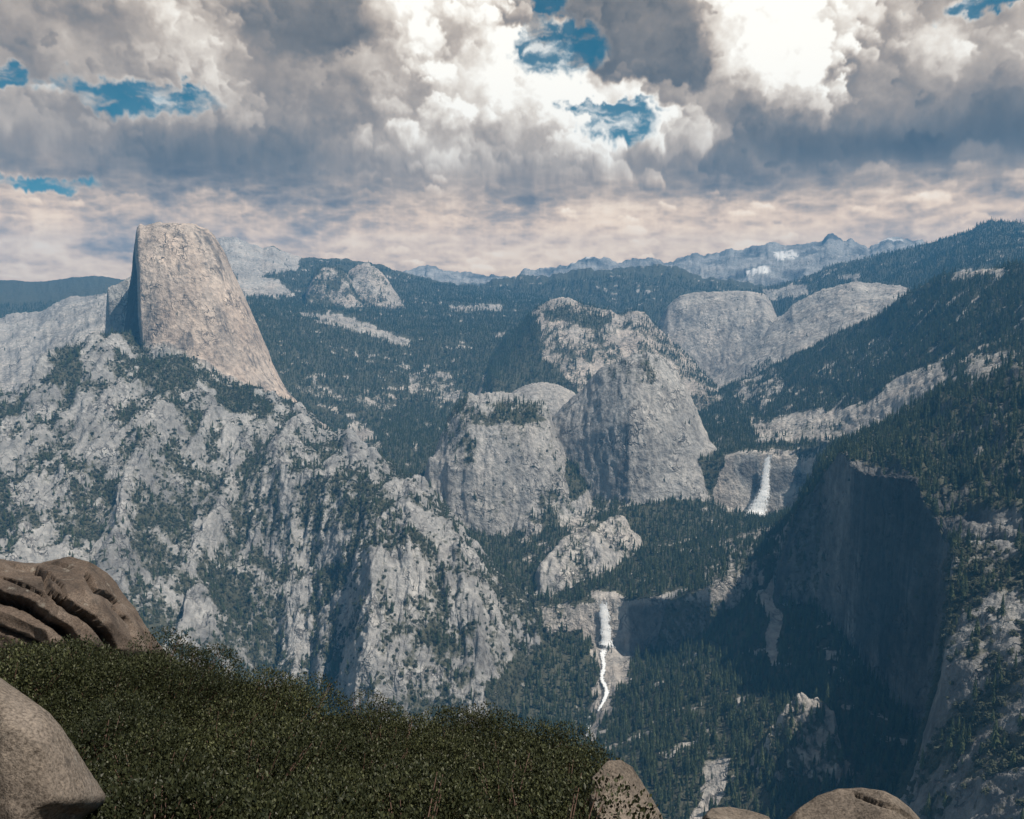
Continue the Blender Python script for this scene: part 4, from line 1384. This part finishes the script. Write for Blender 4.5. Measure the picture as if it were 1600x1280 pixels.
boulder('smooth tan granite boulder filling the lower left corner', MAT_FG_TAN,
        [(-250, 1040), (-100, 1035), (0, 1060), (40, 1088), (75, 1114), (96, 1138), (130, 1190), (152, 1222), (166, 1246), (156, 1262), (132, 1275), (110, 1300), (60, 1420), (-100, 1480), (-300, 1330)],
        (-20, 1250), 4.2, 0.8, 0.05, [([(112, 1216), (126, 1228), (136, 1234)], 0.02, 3), ([(120, 1272), (100, 1290)], 0.08, 8)], seed=11)
boulder('rounded tan boulder at the right end of the bushes', MAT_FG_TAN,
        [(925, 1215), (950, 1189), (970, 1188), (988, 1199), (1004, 1224), (1020, 1250), (1034, 1274), (1042, 1300), (1040, 1390), (950, 1420), (915, 1330)],
        (975, 1300), 5.6, 0.55, 0.05, seed=13)
boulder('broad tan boulder with a dark crack at the bottom edge right of centre', MAT_FG_TAN,
        [(1228, 1282), (1250, 1262), (1275, 1245), (1310, 1233), (1345, 1232), (1382, 1237), (1402, 1247), (1420, 1262), (1440, 1284), (1450, 1330), (1400, 1390), (1260, 1390), (1215, 1330)],
        (1335, 1305), 4.8, 0.5, 0.06, [([(1340, 1240), (1370, 1252), (1400, 1262), (1425, 1280)], 0.07, 5)], seed=17)
boulder('low grey boulder sliver at the bottom edge left of the broad boulder', MAT_FG_TAN,
        [(1098, 1278), (1112, 1263), (1140, 1261), (1170, 1266), (1200, 1276), (1218, 1300), (1190, 1360), (1110, 1360), (1085, 1310)],
        (1150, 1305), 4.8, 0.35, 0.06, seed=19)

# ------------------------------------------------------------------ bushes on the ledge
MAT_LEAF = foliage_material('manzanita_leaves', (0.012, 0.017, 0.008), (0.088, 0.098, 0.044), 0.5, 0.25, attr=True)
MAT_STEM, _t, _b = material('bush_stems')
_b.inputs['Base Color'].default_value = (0.10, 0.06, 0.045, 1)
_b.inputs['Roughness'].default_value = 0.7


def bush_meshes(seed, n=15500):
    rg = np.random.default_rng(seed)
    lump = [(rg.uniform(-0.55, 0.55), rg.uniform(-0.55, 0.55), rg.uniform(0.45, 0.78), rg.uniform(0.28, 0.46)) for _ in range(11)]
    lump.append((0, 0, 0.45, 0.6))
    c = np.array(lump)
    wsel = c[:, 3] ** 2
    k = rg.choice(len(c), n, p=wsel / wsel.sum())
    d = rg.normal(size=(n, 3))
    d /= np.linalg.norm(d, axis=1, keepdims=True)
    d[:, 2] = np.where(rg.random(n) < 0.75, np.abs(d[:, 2]), d[:, 2])
    rad = c[k, 3] * rg.uniform(0.72, 1.04, n) ** 0.8
    p = c[k, :3] + d * rad[:, None]
    up = d * 0.5 + np.array([0, 0, 0.7]) + rg.normal(0, 0.45, (n, 3))
    up /= np.linalg.norm(up, axis=1, keepdims=True)
    side = np.cross(up, rg.normal(size=(n, 3)))
    side /= np.linalg.norm(side, axis=1, keepdims=True)
    nrm = np.cross(up, side)
    ln = rg.uniform(0.016, 0.031, n)[:, None]
    wd = ln * rg.uniform(0.26, 0.38, n)[:, None]
    q = np.stack([p, p + up * ln * 0.5 + side * wd + nrm * wd * 0.3, p + up * ln, p + up * ln * 0.5 - side * wd + nrm * wd * 0.3], 1).reshape(-1, 3)
    base = np.arange(n) * 4
    f = np.concatenate([np.stack([base, base + 1, base + 2], 1), np.stack([base, base + 2, base + 3], 1)])
    tone = np.repeat(np.clip(rg.beta(1.3, 3.2, n), 0, 1), 4)
    leaves = mesh_from('leaves', q, f, [MAT_LEAF], {'tone': tone}, smooth=False)
    sv_, sf_ = [], []

    def tube(a, b, r0, r1):
        a, b = np.array(a), np.array(b)
        ax = (b - a) / np.linalg.norm(b - a)
        s1 = np.cross(ax, [0.3, 0.9, 0.2])
        s1 /= np.linalg.norm(s1)
        s2 = np.cross(ax, s1)
        bb = len(sv_)
        for pt, rr in ((a, r0), (b, r1)):
            for i in range(5):
                an = i * 2 * math.pi / 5
                sv_.append(pt + rr * (math.cos(an) * s1 + math.sin(an) * s2))
        for i in range(5):
            sf_.append((bb + i, bb + (i + 1) % 5, bb + 5 + (i + 1) % 5, bb + 5 + i))
    for (x, y, z, r) in lump:
        mid = (x * 0.4 + rg.normal(0, 0.05), y * 0.4 + rg.normal(0, 0.05), z * 0.5)
        tube((0, 0, -0.1), mid, 0.018, 0.012)
        for _ in range(7):
            dd = rg.normal(size=3)
            dd /= np.linalg.norm(dd)
            dd[2] = abs(dd[2])
            tube(mid, np.array((x, y, z)) + dd * r * rg.uniform(0.6, 0.93), 0.007, 0.003)
    stems = mesh_from('stems', sv_, np.array(sf_), [MAT_STEM])
    return leaves, stems


BUSHES = [bush_meshes(90 + k) for k in range(4)]
rb = random.Random(5)
count = 0
for r, step in ((3.7, 120), (4.5, 105), (5.4, 92), (6.4, 80), (7.5, 70), (8.3, 62)):
    px = -190 + rb.uniform(0, 50)
    while px < 930:
        lim = 1340 if px > 180 else 1180 + px * 0.5
        z = canopy_z(px, r)
        py_here = np.interp(r, [2.2, 3.6, 8.3], [1420, 1300, np.interp(px, SIL_X, SIL_Y)])
        if not (px < 120 and py_here > 1075 + max(px, 0) * 1.0):
            rr = r + rb.uniform(-0.25, 0.25)
            a, _ = pix(px, float(py_here))
            sc_ = rb.uniform(0.78, 1.05)
            o = bpy.data.objects.new('bush', None)
            o.empty_display_size = 0.2
            COL.objects.link(o)
            o.location = (math.sin(a) * rr, math.cos(a) * rr, z - 1.0 * sc_ - 0.10 + rb.uniform(-0.20, 0.06))
            o.rotation_euler = (0, 0, rb.uniform(0, 6.28))
            o.scale = (sc_ * 1.05, sc_ * 1.05, sc_)
            o['label'] = 'low dense dark green bush in the thicket between the boulders'
            o['category'] = 'bush'
            o['group'] = 'bushes of the thicket on the ledge'
            lv, stm = BUSHES[count % 4]
            link('stems', stm, o)
            link('leaves', lv, o)
            count += 1
        px += step * rb.uniform(0.85, 1.15)
print('bushes', count)


# ------------------------------------------------------------------ air
def build_haze():
    x0, x1, y0, y1, z0, z1 = -9500, 9500, -300, 12900, -1400, 1180
    v = [(x, y, z) for x in (x0, x1) for y in (y0, y1) for z in (z0, z1)]
    f = [(0, 1, 3, 2), (4, 6, 7, 5), (0, 4, 5, 1), (2, 3, 7, 6), (0, 2, 6, 4), (1, 5, 7, 3)]
    m = bpy.data.materials.new('blue_air')
    m.use_nodes = True
    t = NT(m.node_tree)
    for n in list(t.n):
        t.n.remove(n)
    o = t.new('ShaderNodeOutputMaterial')
    p = t.new('ShaderNodeVolumePrincipled')
    p.inputs['Color'].default_value = (0.11, 0.46, 0.97, 1)
    p.inputs['Density'].default_value = 7.0e-5
    p.inputs['Anisotropy'].default_value = 0.0
    t.l.new(p.outputs[0], o.inputs['Volume'])
    link('haze', mesh_from('haze', v, f, [m], smooth=False), kind='stuff', label='blue haze filling the valley and veiling far ridges', category='haze')


build_haze()
